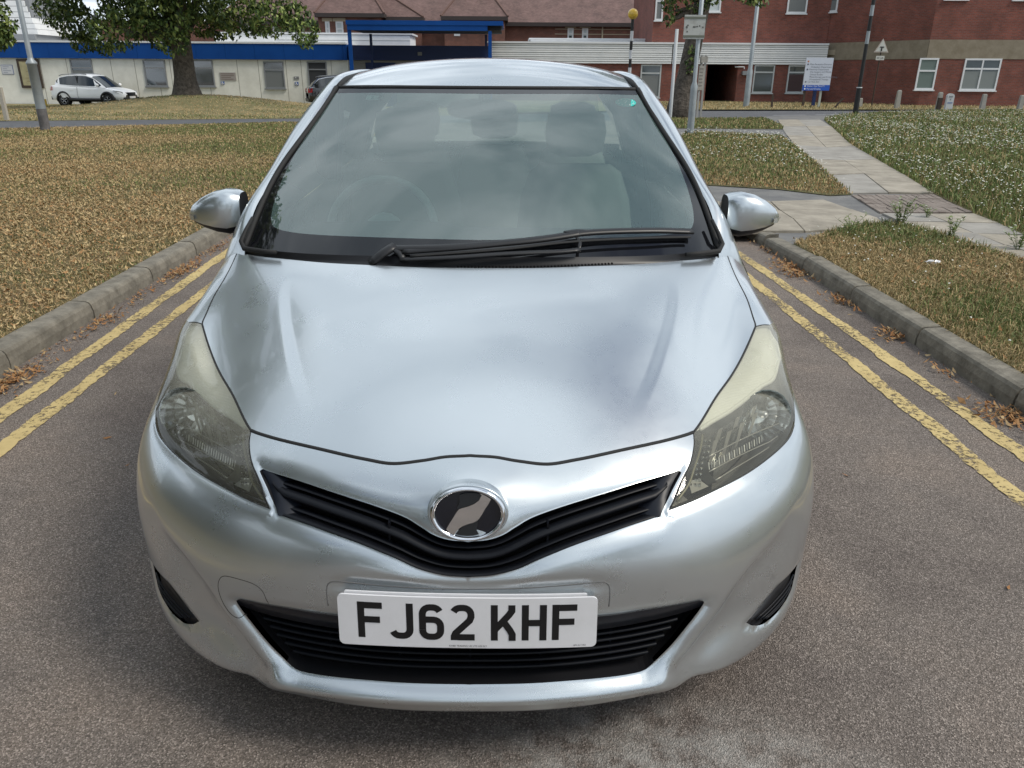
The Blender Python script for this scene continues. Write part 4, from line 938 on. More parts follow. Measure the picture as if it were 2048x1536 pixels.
# ---- paving slabs (each one a part of the path)
slabm=mat('slab_concrete',(.22,.195,.155),.9,noise=(2.6,(.38,.34,.275),10),bump=(30,.35,.004)); slabm2=mat('slab_grey',(.23,.215,.19),.9,noise=(2.6,(.34,.32,.285),10),bump=(30,.35,.004)); blockm=mat('block_paver',(.15,.12,.10),.9,noise=(5,(.25,.21,.18),8),bump=(40,.4,.004))
PATH=empty('footpath',tuple(atZ(1700,420,.1)),'cracked concrete slab footpath running from the lower right to the far road','path')
def slab(q,m=None,name='paving_slab',gap=.008,h=.03):
    p=[atZ(px,py,ZL+.004) for px,py in q]; c=sum(p)/4; o=[]
    for v in p: d=c-v; o.append(v+d/np.linalg.norm(d)*gap)
    dz=rng.uniform(-.004,.004); tl=rng.uniform(-.004,.004,4); top=[v+np.array([0,0,dz+tl[i]]) for i,v in enumerate(o)]; bot=[v-np.array([0,0,h]) for v in o]
    b_=MB().hexa(bot,top); return b_.build(name,m or slabm,PATH,False,.003)
def line(a,b_,t): return (a[0]+(b_[0]-a[0])*t,a[1]+(b_[1]-a[1])*t)
lft=[(1556,239),(1562,252),(1574,270),(1590,290),(1622,318),(1655,350),(1700,386)]; mid=[(1596,239),(1612,252),(1630,272),(1652,294),(1688,320),(1728,347),(1777,385)]; rgt=[(1640,239),(1662,252),(1685,272),(1708,291),(1755,318),(1805,347),(1868,386)]
for i in range(6):
    slab([lft[i],mid[i],mid[i+1],lft[i+1]],slabm2 if i%2 else slabm); slab([mid[i],rgt[i],rgt[i+1],mid[i+1]],slabm if i%3 else slabm2)
nb=14
T0,T1,B0,B1=(1703,389),(1868,389),(1760,424),(1945,424)
for r_ in range(4):
    for c_ in range(nb):
        f0,f1=r_/4,(r_+1)/4; u0,u1=c_/nb,(c_+1)/nb; e=lambda u,f:line(line(T0,T1,u),line(B0,B1,u),f); slab([e(u0,f0),e(u1,f0),e(u1,f1),e(u0,f1)],blockm,'paver',.003)
rows=[[(1763,426),(1852,427),(1948,427)],[(1800,442),(1895,444),(2000,446)],[(1850,463),(1950,466),(2048,469)],[(1935,487),(2010,490),(2120,497)],[(2030,515),(2110,520),(2230,530)]]
for i in range(4):
    for j in range(2): slab([rows[i][j],rows[i][j+1],rows[i+1][j+1],rows[i+1][j]],slabm if (i+j)%2 else slabm2)
CROSS=empty('crossing_apron',tuple(atZ(1620,430,.1)),'pale concrete slab apron behind the right door mirror, next to the kerb end','pavement'); PATH2=PATH; PATH=CROSS
rowsA=[[(1345,404),(1440,402),(1540,401),(1648,398)],[(1335,422),(1440,421),(1560,420),(1705,418)],[(1325,441),(1440,440),(1585,436),(1755,434)],[(1310,464),(1450,463),(1610,462),(1772,452)]]
for i in range(3):
    for j in range(3): slab([rowsA[i][j],rowsA[i][j+1],rowsA[i+1][j+1],rowsA[i+1][j]],slabm)
PATH=PATH2
# ================================================================== vegetation on the ground
def in_poly_pts(poly,n,dens,xr,yr):
    out=[]
    poly=np.array(poly)
    while sum(map(len,out))<n:
        p=np.stack([rng.uniform(*xr,n*3),rng.uniform(*yr,n*3)],1); p=p[inpoly(p,poly)]
        d=np.hypot(p[:,0]-CAM[0],p[:,1]-CAM[1]); p=p[rng.random(len(p))<np.clip(dens(d),0,1)]
        q=pr(np.c_[p,np.full(len(p),.1)]); f=(p-CAM[:2])@FW[:2]>0; ok=f&(q[:,0]>-200)&(q[:,0]<2250)&(q[:,1]<1700); p=p[ok]; out.append(p)
        if len(p)==0: break
    return np.vstack(out)[:n]
def blades(name,p,z,h,w,mats,probs,lean=.6,label=None,hv=.5):
    n=len(p); a=rng.uniform(0,2*np.pi,n); H=h*rng.uniform(1-hv,1+hv,n); d=np.hypot(p[:,0]-CAM[0],p[:,1]-CAM[1]); Wd=w*np.clip(d/5,.8,5)*rng.uniform(.7,1.3,n)
    zz=z(p[:,0],p[:,1]) if callable(z) else np.full(n,z); ln=rng.uniform(0,lean,n)*H*1.2; b=rng.uniform(0,2*np.pi,n)
    base=np.c_[p,zz-.004]; dx=np.c_[np.cos(a),np.sin(a),np.zeros(n)]*Wd[:,None]/2; ld=np.c_[np.cos(b)*ln,np.sin(b)*ln,np.zeros(n)]
    m1=base+ld*.35+np.c_[np.zeros((n,2)),H*.55]; tp=base+ld+np.c_[np.zeros((n,2)),np.maximum(H-ln*.5,H*.12)]
    V=np.stack([base-dx,base+dx,m1+dx*.7,m1-dx*.7,tp],1).reshape(-1,3); i=np.arange(n)*5
    F=np.concatenate([np.c_[i,i+1,i+2],np.c_[i,i+2,i+3],np.c_[i+3,i+2,i+4]]); mi=rng.choice(len(mats),n,p=probs); o=fast(name,V,F,mats,None,np.tile(mi,3)); o['kind']='stuff'; return o
straw=stuffmat('straw',[(.34,.235,.11),(.54,.41,.215),(.41,.29,.135)],.7,6); greenb=stuffmat('grass_green',[(.085,.125,.035),(.16,.21,.065),(.22,.24,.10)],.6,3); olive=stuffmat('grass_olive',[(.12,.11,.045),(.20,.17,.075)],.7,3); browns=stuffmat('leaf_brown',[(.20,.095,.035),(.36,.20,.085),(.28,.15,.06)],.7,9); tan=stuffmat('leaf_tan',[(.27,.18,.09),(.46,.34,.18)],.7,9); orange=stuffmat('leaf_orange',[(.24,.10,.035),(.36,.19,.075)],.7,9)
pl=in_poly_pts(lawnL,120000,lambda d:(4.5/d)**1.1,(-18,-2.5),(-1,23))
pat=np.sin(pl[:,0]*.8+pl[:,1]*.35)+np.sin(pl[:,1]*1.1-pl[:,0]*.5+2)+rng.normal(0,.7,len(pl))
gsel=pat>.75-.07*(pl[:,1]-6)
blades('dry_grass',pl[~gsel],ZL,.030,.006,[straw,olive,tan],[.52,.33,.15],1.3); blades('lawn_grass',pl[gsel],ZL,.036,.006,[greenb,olive,straw],[.42,.40,.18],1.0)
def litter(name,p,z,size,mats,probs,flat=.5,curl=.5,lift=.02):
    n=len(p); a=rng.uniform(0,2*np.pi,n); s=size*rng.uniform(.5,1.3,n); w=s*rng.uniform(.16,.42,n); t1=rng.normal(0,flat,n); 
    ex=np.c_[np.cos(a),np.sin(a),np.sin(t1)*.8]; ey=np.c_[-np.sin(a),np.cos(a),rng.normal(0,flat,n)*.7]; zz=z(p[:,0],p[:,1]) if callable(z) else np.full(n,z)
    c=np.c_[p,zz+lift*rng.random(n)+.004]; up_=np.c_[np.zeros((n,2)),s*curl*rng.uniform(.1,.6,n)]
    A=c-ex*s[:,None]/2+up_; B=c-ey*w[:,None]/2-ex*s[:,None]*.1; C_=c+ex*s[:,None]/2+up_*.6; D=c+ey*w[:,None]/2+ex*s[:,None]*.08
    V=np.stack([A,B,C_,D],1); V[:,:,2]=np.maximum(V[:,:,2],zz[:,None]+.002); i=np.arange(n)*4; F=np.concatenate([np.c_[i,i+1,i+3],np.c_[i+1,i+2,i+3]]); mi=rng.choice(len(mats),n,p=probs)
    o=fast(name,V.reshape(-1,3),F,mats,None,np.tile(mi,2)); o['kind']='stuff'; return o
pq=in_poly_pts(lawnL,48000,lambda d:np.where(d<14,(4.5/d)**.9,.12),(-16,-2.5),(-1,21))
pq=pq[(np.sin(pq[:,0]*.8+pq[:,1]*.35)+np.sin(pq[:,1]*1.1-pq[:,0]*.5+2)+.9*np.sin(pq[:,0]*.45+2.0+pq[:,1]*.15)+.05*(pq[:,1]-6)+rng.normal(0,.8,len(pq)))<.75]
litter('leaf_litter',pq,ZL+.006,.037,[tan,browns,straw],[.36,.30,.34],.6,.5,.03)
# gutter drifts
def drift(cx,cy,n,sx,sy): return np.c_[rng.normal(cx,sx,n),rng.normal(cy,sy,n)]
gl=[]; 
for y in np.arange(.6,9,.13): gl.append(drift(KL(y)+.06+abs(rng.normal(0,.02)),y,int(rng.integers(6,18)),.028,.07))
for y,n_ in ((2.1,230),(2.35,160),(3.3,90),(4.55,190),(4.75,120),(5.4,80)): gl.append(drift(KL(y)+.09,y,n_,.045,.12))
gl=np.vstack(gl); gl=gl[gl[:,0]>KL(2)*0+KL(0)-.12]; gl=gl[[p[0]>KL(p[1])+.01 for p in gl]]
litter('gutter_leaves',gl,0.,.035,[orange,browns,tan],[.5,.3,.2],.5,.5,.015)
gr=[]
for px,py,n_,sx,sy in ((1590,545,420,.07,.13),(1570,530,150,.06,.12),(1700,605,170,.05,.10),(1782,672,150,.05,.06),(2015,835,300,.07,.08),(1880,745,40,.04,.12),(1530,500,120,.04,.3)):
    c_=atZ(px,py,0); gr.append(drift(min(c_[0],KR(0)-.07),c_[1],int(n_*.75),sx,sy))
gr=np.vstack(gr); gr=gr[[p[0]<KR(p[1])-.01 for p in gr]]
litter('gutter_leaves',gr,0.,.04,[orange,browns,tan],[.45,.35,.2],.6,.5,.025)
sc=np.c_[rng.uniform(-2.3,2.3,40),rng.uniform(0,6,40)]; litter('scattered_leaves',np.vstack([sc[np.abs(sc[:,0])>1.1],[tuple(atZ(215,877,0)[:2]),tuple(atZ(255,932,0)[:2]),tuple(atZ(1694,953,0)[:2]),tuple(atZ(1700,630,0)[:2])]]),0.,.04,[orange,tan],[.5,.5],.3,.3,.0)
pw=in_poly_pts(wedge,42000,lambda d:(3/d)**.8,(2.5,8.5),(-3,7))
gp_=np.sin(pw[:,0]*2.1+1)+np.sin(pw[:,1]*1.7+pw[:,0])+.9*np.clip(pw[:,0]-3.6,-1,1.2)+rng.normal(0,.6,len(pw))
blades('wedge_dry_grass',pw[gp_<=.7],ZL+.008,.042,.0045,[straw,olive,tan],[.55,.3,.15],1.5); blades('wedge_green_grass',pw[gp_>.7],ZL+.008,.055,.005,[greenb,olive,straw],[.6,.25,.15],1.0,hv=.7)
pw2=in_poly_pts(wedge,1500,lambda d:(3/d)**.8,(2.5,8.5),(-3,7)); litter('wedge_leaf_litter',pw2[np.sin(pw2[:,0]*2.1+1)+np.sin(pw2[:,1]*1.7+pw2[:,0])+rng.normal(0,.8,len(pw2))<.6],ZL+.012,.038,[tan,browns,orange],[.45,.35,.2],.6,.5,.03)
pg=in_poly_pts(lawnR,22000,lambda d:(8/d),(2.5,12),(6,22)); gq=pg[:,1]+rng.normal(0,.8,len(pg))+np.sin(pg[:,0]*2)*.7
blades('verge_grass',pg[gq>10.2],ZL+.008,.05,.006,[greenb,olive,straw],[.42,.30,.28],1.0,hv=.7); blades('verge_dry_grass',pg[gq<=10.2],ZL+.008,.035,.006,[straw,browns,olive],[.5,.25,.25],1.5)
ps=in_poly_pts(stripR,6000,lambda d:1.,(2,14),(18,30)); blades('strip_grass',ps,ZL+.008,.07,.006,[greenb,olive,straw],[.5,.3,.2],.8)
pm=in_poly_pts(meadow,110000,lambda d:(7/d)**1.1,(2.5,34),(2.5,36)); blades('meadow_grass',pm,ZL+.008,.085,.006,[greenb,olive,straw],[.60,.25,.15],.8,hv=.7)
mk2=in_poly_pts(meadow,16000,lambda d:(7/d)**1.0,(2.5,30),(2.5,34)); ks=np.sin(mk2[:,0]*2.3+mk2[:,1])+np.sin(mk2[:,1]*1.9-mk2[:,0]*.8)+rng.normal(0,.4,len(mk2)); blades('meadow_tall_grass',mk2[ks>.6],ZL,.17,.007,[greenb,olive,straw],[.55,.2,.25],.9,hv=.5)
pf=np.vstack([in_poly_pts(meadow,9000,lambda d:(8/d)**.8,(2.5,30),(3,34)),in_poly_pts(lawnR,1100,lambda d:1,(2.5,12),(6,22)),in_poly_pts(wedge,260,lambda d:1.,(2.5,8),(1.5,7))]); cl_=np.sin(pf[:,0]*1.3)+np.sin(pf[:,1]*.9+pf[:,0]*.7)+rng.normal(0,.8,len(pf)); pf=pf[cl_>-.5]
n_=len(pf); hh=rng.uniform(.07,.15,n_); d_=np.hypot(pf[:,0],pf[:,1]); sz=.009*np.clip(d_/8,.8,2.6)
k=np.arange(5)*2*np.pi/5; ring_=np.stack([np.cos(k),np.sin(k)*1.,np.zeros(5)],1); c_=np.c_[pf,ZL+hh]; V=c_[:,None,:]+ring_[None]*sz[:,None,None]+np.c_[np.zeros((n_,2)),np.zeros(n_)][:,None,:]; V[:,:,2]+=rng.normal(0,.003,(n_,5)); i=np.arange(n_)*5
fast('white_clover_flowers',V.reshape(-1,3),np.concatenate([np.c_[i,i+1,i+2],np.c_[i,i+2,i+3],np.c_[i,i+3,i+4]]),mat('petal_white',(.66,.66,.58),.8))['kind']='stuff'
def mpts(n,fx,yr):
    p=np.c_[rng.uniform(*fx,n),rng.uniform(*yr,n)]; return p
# mound grass: low dense tufts
pb=mpts(30000,(-26,-3),(24,44)); yf=np.interp(pb[:,0],[p[0] for p in FAR],[p[1] for p in FAR]); pb=pb[pb[:,1]>yf]; 
pt_=np.sin(pb[:,0]*.35+pb[:,1]*.9)+np.sin(pb[:,1]*1.9+pb[:,0]*.2+1)+rng.normal(0,.5,len(pb))+1.6*np.exp(-(pb[:,1]-np.interp(pb[:,0],[p[0] for p in FAR],[p[1] for p in FAR]))/.8)
mfn=lambda x,y:moundz(x,y)+.012
blades('mound_dry_grass',pb[pt_<.5],mfn,.045,.006,[straw,tan,olive],[.6,.3,.1],1.2); blades('mound_green_grass',pb[pt_>=.5],mfn,.055,.006,[olive,greenb,straw],[.45,.35,.2],1.0)
pb=mpts(12000,(5,34),(34,45.5)); yf=np.interp(pb[:,0],[p[0] for p in FAR],[p[1] for p in FAR]); pb=pb[pb[:,1]>yf+.1]; blades('strip_dry_grass',pb,.06,.09,.007,[straw,tan,olive],[.55,.2,.25],.8)
# weeds by the path: stems with leaves and white heads
def weed(px,py,h,nst,lab,fl=True):
    c=atZ(px,py,ZL); W_=empty('weed',tuple(c),lab,'weed'); st_m=MB(); lf=[]; hd=MB()
    for i in range(nst):
        a=rng.uniform(0,6.28); r_=rng.uniform(.02,.09); e=c+np.array([math.cos(a)*r_*1.6,math.sin(a)*r_*1.6,h*rng.uniform(.6,1.1)]); m_=c*.5+e*.5+np.array([0,0,.02])
        pts=cr_spline([c+np.array([math.cos(a)*.01,math.sin(a)*.01,0]),m_,e],.03); st_m.tube(pts,.0018,4)
        for q in pts[1:]:
            for _ in range(3):
                b_=rng.uniform(0,6.28); L_=rng.uniform(.02,.045); d1=np.array([math.cos(b_),math.sin(b_),rng.uniform(0,.7)])*L_; s1=np.array([-math.sin(b_),math.cos(b_),0])*L_*.22; lf.append([q,q+d1*.5+s1,q+d1,q+d1*.5-s1])
        if fl and i%2==0: MB().lathe(e,(0,0,1),[(.001,.006),(.012,.004),(.010,-.002)],7).build('flower_head',mat('petal_white',(.66,.66,.58),.8),W_)
    st_m.build('stem',greenb,W_); 
    lf=np.array(lf); k=np.arange(len(lf))*4; fast('leaves',lf.reshape(-1,3),np.c_[k,k+1,k+2,k+3],[greenb],W_)
weed(1800,452,.26,15,'bushy white-flowered weed growing where the grass wedge meets the path')
weed(1700,468,.20,6,'thin weed with a yellow tip leaning over the slab apron',False)
weed(1900,480,.20,8,'leafy weed with small white heads at the path edge, right of the bushy one')
weed(1855,436,.12,6,'low weed sprouting through the path slabs',True)
weed(2035,500,.22,10,'green weed clump at the right border of the photo beside the path')
weed(1860,386,.08,4,'small dark weed at the top corner of the block paving',False)
# litter on the grass
def crumple(px,py,s,m,lab,cat,name):
    c=atZ(px,py,ZL+.03); bm=bmesh.new(); bmesh.ops.create_icosphere(bm,subdivisions=2,radius=s); 
    for v in bm.verts: v.co=Vector((v.co.x*1.5,v.co.y*.8,v.co.z*.5))*rng.uniform(.65,1.25)
    me=bpy.data.meshes.new(name); bm.to_mesh(me); bm.free(); me.materials.append(m); o=bpy.data.objects.new(name,me); COL.objects.link(o); o.location=c; tag(o,lab,cat)
crumple(1866,524,.035,MT['white_acrylic'],'crumpled white paper scrap on the grass wedge','paper scrap','paper_scrap')
crumple(1950,640,.022,orange,'round orange rotten fruit lying in the dry grass beside the kerb','fruit','fallen_fruit')
crumple(1728,335,.03,MT['white_acrylic'],'small white plastic scrap at the meadow edge of the path','plastic scrap','plastic_scrap') if False else None
# ================================================================== trees
bark=mat('bark',(.045,.038,.030),.95,noise=(7,(.13,.11,.09),9),bump=(14,1.,.05))
leafd=stuffmat('leaf_dark',[(.018,.035,.012),(.045,.075,.022)],.55,.8); leafm=stuffmat('leaf_mid',[(.06,.105,.025),(.13,.18,.05)],.5,.8); leafl=stuffmat('leaf_light',[(.17,.23,.06),(.28,.32,.10)],.5,1.2)
def crown(name,centres,n,size,parent,probs=(.38,.38,.24)):
    """centres: list of (x,y,z,r) clumps"""
    C_=np.array(centres); wts=C_[:,3]**2; k=rng.choice(len(C_),n,p=wts/wts.sum()); u=rng.normal(size=(n,3)); u/=np.linalg.norm(u,axis=1)[:,None]; r=rng.uniform(.45,1,n)**.5
    p=C_[k,:3]+u*(C_[k,3]*r)[:,None]*[1,1,.8]; a=rng.normal(size=(n,3)); a/=np.linalg.norm(a,axis=1)[:,None]; a[:,2]-=.5; b=np.cross(a,rng.normal(size=(n,3))); b/=np.linalg.norm(b,axis=1)[:,None]; s=size*rng.uniform(.6,1.4,n)[:,None]
    V=np.stack([p-a*s*.5,p+b*s*.32,p+a*s*.5,p-b*s*.32],1).reshape(-1,3); i=np.arange(n)*4
    return fast(name,V,np.c_[i,i+1,i+2,i+3],[leafd,leafm,leafl],parent,rng.choice(3,n,p=probs))
def limb(mb,a,b,r0,r1,w=.25,k=7):
    a=np.array(a,float);b=np.array(b,float);L_=np.linalg.norm(b-a); pts=[a]
    for i in range(1,k): pts.append(a+(b-a)*i/k+rng.normal(0,w*L_*.06,3))
    pts.append(b); mb.tube(cr_spline(pts,L_/14),list(np.linspace(r0,r1,len(cr_spline(pts,L_/14)))),10); return b
def tree(x,y,z,h,r0,lab,seed,cl,nleaf,ls,fork=2.3,lean=(0,0),flare=1.7,name='broadleaf_tree',probs=(.38,.38,.24),limbs=9):
    global rng
    keep=rng; rng=np.random.default_rng(seed); T=empty(name,(x,y,z),lab,'tree')
    tb=MB(); top=np.array([x+lean[0],y+lean[1],z+fork]); zs=np.linspace(0,1,9); pts=[(x+lean[0]*t_,y+lean[1]*t_,z-.15+(fork+.15)*t_) for t_ in zs]
    tb.tube(pts,[r0*(flare if i==0 else 1.3 if i==1 else 1.08 if i==2 else 1-.02*i) for i in range(9)],18); tb.build('trunk',bark,T,True)
    cs=[c for c in cl]; ids=rng.choice(len(cs),min(limbs,len(cs)),replace=False)
    for i in ids:
        lb=MB(); c=cs[i]; limb(lb,top-[0,0,.15],(c[0],c[1],c[2]),r0*.55,r0*.10); 
        lb.build('limb',bark,T,True)
    crown('crown',cs,nleaf,ls,T,probs); rng=keep; return T
def cluster(cx,cy,cz,R_,H_,n,r,seed):
    g_=np.random.default_rng(seed); o=[]
    for _ in range(n):
        u=g_.normal(size=3); u/=np.linalg.norm(u); q=g_.uniform(.5,1); o.append((cx+u[0]*R_*q,cy+u[1]*R_*q*.9,cz+u[2]*H_*q,r*g_.uniform(.6,1.2)))
    return o
# big tree on the mound
def atp(px,py,Y): return tuple(atY(px,py,Y))
cl=cluster(-14.5,36,7.6,5.6,3.6,46,1.5,3)
for px,py,r_ in ((110,20,.9),(150,45,1.0),(190,70,.9),(230,60,1.1),(165,85,.55),(275,30,1.3),(330,35,1.3),(345,85,.7),(330,70,.9),(400,30,1.2),(440,55,.7),(480,25,1.1),(540,40,.9),(590,35,.8),(610,62,.7),(612,82,.45),(560,12,1.),(245,15,1.),(210,100,.35),(130,8,.8),(505,60,.45),(470,72,.3),(300,5,1.2),(380,0,1.4),(450,0,1.3)):
    c_=atp(px,py,rng.uniform(34,37.5)); cl.append((c_[0],c_[1],c_[2],r_))
tree(-14.55,36,.36,12,.50,'large broadleaf tree with thick trunk on the grass mound in front of the white building',11,cl,62000,.17,2.6,(.05,0))
# slimmer tree by the poles on the right
cl=cluster(6.6,28,7.5,2.6,2.2,20,1.0,5)
for px,py,r_ in ((1340,12,.28),(1338,40,.22),(1350,22,.25),(1388,100,.18),(1382,125,.2),(1380,140,.15),(1505,2,.22),(1525,6,.2),(1395,0,.5),(1415,-30,.8),(1340,-15,.5),(1500,-25,.7)):
    c_=atp(px,py,27.6); cl.append((c_[0],c_[1],c_[2],r_))
tree(6.15,28,.1,9,.34,'slim dark-barked tree beside the white post, right of the hatchback roof',21,cl,14000,.13,3.7,(.55,0),1.35,limbs=7)
# tree whose edge hangs in at the left border
c0=atp(-90,60,30); cl=[(c0[0],c0[1],c0[2]+1.5,2.0),(c0[0]-.8,30,c0[2]+3,2.5)]
for px,py,r_ in ((5,60,.35),(12,80,.3),(-5,45,.5),(-25,70,.8),(-40,40,1.2),(18,68,.15),(0,90,.25)): c_=atp(px,py,30); cl.append((c_[0],c_[1],c_[2],r_))
tree(c0[0]-2.2,30,.0,8,.25,'tree at the left border of the photo with only leafy branch tips showing',31,cl,9000,.15,3.0,(.2,0))
# trees beside the road out of frame: their crowns darken and mirror in the left of the car
def neartree(x,y,R_,H_,cz,seed,lab,n=26000,r0=.28):
    cl=cluster(x,y,cz,R_,H_,34,1.2,seed); tree(x,y,.1,9,r0,lab,seed,cl,n,.22,cz-H_+.6,(0,0),1.5)
neartree(-10.2,6.4,3.9,3.2,6.8,41,'tall leafy tree left of the road, seen only mirrored in the bonnet',15000)
neartree(-9.0,-3.0,4.6,4.2,6.6,43,'spreading tree left of the photographer, seen only mirrored in the bumper',30000)
neartree(-7.5,-12.5,4.5,4.2,6.2,44,'leafy tree behind the photographer on the left, seen only in reflections',20000)
hg=empty('hedge',(-8.6,-7,.1),'dense clipped hedge left of the photographer, seen only mirrored in the bumper','hedge')
crown('foliage',[(-8.6+rng.uniform(-.3,.3),y,.1+z,.7) for y in np.arange(-17,2.2,.8) for z in (.5,1.2,1.9)],16000,.13,hg,(.6,.32,.08))
MB().box((-8.6,-7.4,1.1),(.7,18.6,1.9)).build('hedge_core',mat('hedge_core',(.02,.028,.012),.9),hg)
for i,(x,y,lb) in enumerate(((-16,-27,'unseen tree added far behind the photographer, leftmost of the mirrored row'),(-5,-30,'unseen tree added far behind the photographer, second of the mirrored row'),(6,-28,'unseen tree added far behind the photographer, third of the mirrored row'),(17,-26,'unseen tree added far behind the photographer, rightmost of the mirrored row'))): neartree(x,y,5.2,3.8,5.0,50+i,lb,9000)  # tree row added behind the camera to darken the bumper's mirrored horizon
# ================================================================== buildings
def brickmat(name,c1,c2,mort,scale=1.,bw=.225,rh=.075,ms=.012):
    m=bpy.data.materials.new(name); m.use_nodes=True; t,n,l,b=nodes_of(m); b.inputs['Roughness'].default_value=.9
    uv=n.new('ShaderNodeUVMap'); br=n.new('ShaderNodeTexBrick'); br.inputs['Color1'].default_value=(*c1,1); br.inputs['Color2'].default_value=(*c2,1); br.inputs['Mortar'].default_value=(*mort,1)
    br.inputs['Scale'].default_value=scale; br.inputs['Brick Width'].default_value=bw; br.inputs['Row Height'].default_value=rh; br.inputs['Mortar Size'].default_value=ms; br.inputs['Mortar Smooth'].default_value=.2
    l.new(uv.outputs[0],br.inputs[0]); no=n.new('ShaderNodeTexNoise'); no.inputs['Scale'].default_value=.9; no.inputs['Detail'].default_value=9; no.inputs['Roughness'].default_value=.7; l.new(uv.outputs[0],no.inputs[0])
    r=n.new('ShaderNodeValToRGB'); r.color_ramp.elements[0].position=.3; r.color_ramp.elements[0].color=(.62,.62,.62,1); r.color_ramp.elements[1].position=.7; r.color_ramp.elements[1].color=(1.25,1.2,1.2,1); l.new(no.outputs[0],r.inputs[0])
    x=n.new('ShaderNodeMixRGB'); x.blend_type='MULTIPLY'; x.inputs[0].default_value=1; l.new(br.outputs[0],x.inputs[1]); l.new(r.outputs[0],x.inputs[2]); l.new(x.outputs[0],b.inputs['Base Color'])
    bu=n.new('ShaderNodeBump'); bu.inputs['Strength'].default_value=.5; bu.inputs['Distance'].default_value=.01; l.new(br.outputs['Fac'],bu.inputs['Height']); bu.invert=True; l.new(bu.outputs[0],b.inputs['Normal']); MT[name]=m; return m
bmod=brickmat('brick_modern',(.25,.070,.045),(.17,.050,.035),(.15,.10,.085))
bvic=brickmat('brick_victorian',(.23,.085,.055),(.17,.068,.048),(.16,.12,.10))
tile=brickmat('roof_tile',(.15,.095,.085),(.20,.13,.115),(.075,.055,.05),1,.17,.11,.006)
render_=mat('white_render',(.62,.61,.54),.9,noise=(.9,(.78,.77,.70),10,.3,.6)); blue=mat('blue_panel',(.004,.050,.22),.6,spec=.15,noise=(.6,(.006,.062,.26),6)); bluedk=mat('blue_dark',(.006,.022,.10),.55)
clad=mat('white_cladding',(.70,.71,.71),.6,noise=(1.2,(.80,.80,.79),6)); upvc=mat('white_upvc',(.66,.67,.68),.45); winglass=mat('window_glass',(.035,.05,.052),.04,spec=1.); tand=mat('tan_render',(.20,.165,.115),.95,noise=(2,(.27,.23,.17),9),bump=(25,.4,.01)); greym=mat('grey_frame',(.22,.23,.24),.5); stone=mat('stone_band',(.40,.34,.25),.9); blind=mat('blind_white',(.50,.55,.56),.8); curt=mat('curtain_grey',(.17,.18,.18),.9); galv=mat('galvanised',(.27,.30,.32),.5,.4,noise=(3,(.36,.39,.40),6)); darkm=mat('dark_brown_wood',(.05,.035,.025),.8)
class Wall:
    """vertical plane through ground points A,B (x,y); helpers in metres along the wall"""
    def __init__(s,A,B):
        s.A=np.array(A,float); s.B=np.array(B,float); d=s.B-s.A; s.d=d/np.linalg.norm(d); s.n=np.array([s.d[1],-s.d[0]])
        if s.n@(CAM[:2]-s.A)<0: s.n=-s.n
    def uz(s,px,py):
        r=ray(px,py); t=((s.A-CAM[:2])@s.n)/(r[:2]@s.n); p=CAM+r*t; return (p[:2]-s.A)@s.d,p[2]
    def pt(s,u,z,o=0): q=s.A+s.d*u+s.n*o; return np.array([q[0],q[1],z])
    def U(s,px,py=150): return s.uz(px,py)[0]
    def Z(s,px,py): return s.uz(px,py)[1]
    def box(s,name,u0,u1,z0,z1,o0,o1,m,parent):
        """box from offset o0 (back) to o1 (towards the viewer) with metric uv"""
        c=[s.pt(u,z,o) for o in (o0,o1) for u,z in ((u0,z0),(u1,z0),(u1,z1),(u0,z1))]
        F=[(4,5,6,7),(3,2,1,0),(0,1,5,4),(2,3,7,6),(0,4,7,3),(1,2,6,5)]; D=abs(o1-o0)
        uvs=[[(u0,z0),(u1,z0),(u1,z1),(u0,z1)],[(u0,z1),(u1,z1),(u1,z0),(u0,z0)],[(u0,0),(u1,0),(u1,D),(u0,D)],[(u1,0),(u0,0),(u0,D),(u1,D)],[(0,z0),(D,z0),(D,z1),(0,z1)],[(0,z0),(0,z1),(D,z1),(D,z0)]]
        a,b_,c_=c[4],c[5],c[6]
        if np.cross(b_-a,c_-a)[:2]@s.n<0: F=[f[::-1] for f in F]; uvs=[q[::-1] for q in uvs]
        return fast(name,c,F,m,parent,uv=np.array(uvs).reshape(-1,2))
    def window(s,parent,u0,u1,z0,z1,bars_h=(),bars_v=(),fm=None,gm=None,fw=.07,sill=True,blind_=None,name='window'):
        fm=fm or upvc; fr=MB(); 
        def bx(a,b_,c,d,o0=.0,o1=.05):
            q=[s.pt(u,z,o) for z in (c,d) for o in (o0,o1) for u in (a,b_)]; fr.hexa([q[0],q[1],q[3],q[2]],[q[4],q[5],q[7],q[6]])
        bx(u0,u1,z1-fw,z1); bx(u0,u1,z0,z0+fw); bx(u0,u0+fw,z0+fw,z1-fw); bx(u1-fw,u1,z0+fw,z1-fw)
        for f in bars_h: z=z0+(z1-z0)*f; bx(u0+fw,u1-fw,z-fw*.5,z+fw*.5)
        for f in bars_v: u=u0+(u1-u0)*f; bx(u-fw*.45,u+fw*.45,z0+fw,z1-fw,0,.047)
        w=fr.build(name,fm,parent)
        s.box('pane',u0+fw,u1-fw,z0+fw,z1-fw,-.05,.012,gm or winglass,w)
        if blind_ is not None: s.box('blind',u0+fw,u1-fw,z0+fw+(z1-z0)*blind_[0],z0+(z1-z0)*blind_[1]-fw,-.02,.014,blind_[2],w)
        if sill: s.box('sill',u0-.05,u1+.05,z0-.06,z0-.002,-.02,.10,fm,w)
        return w
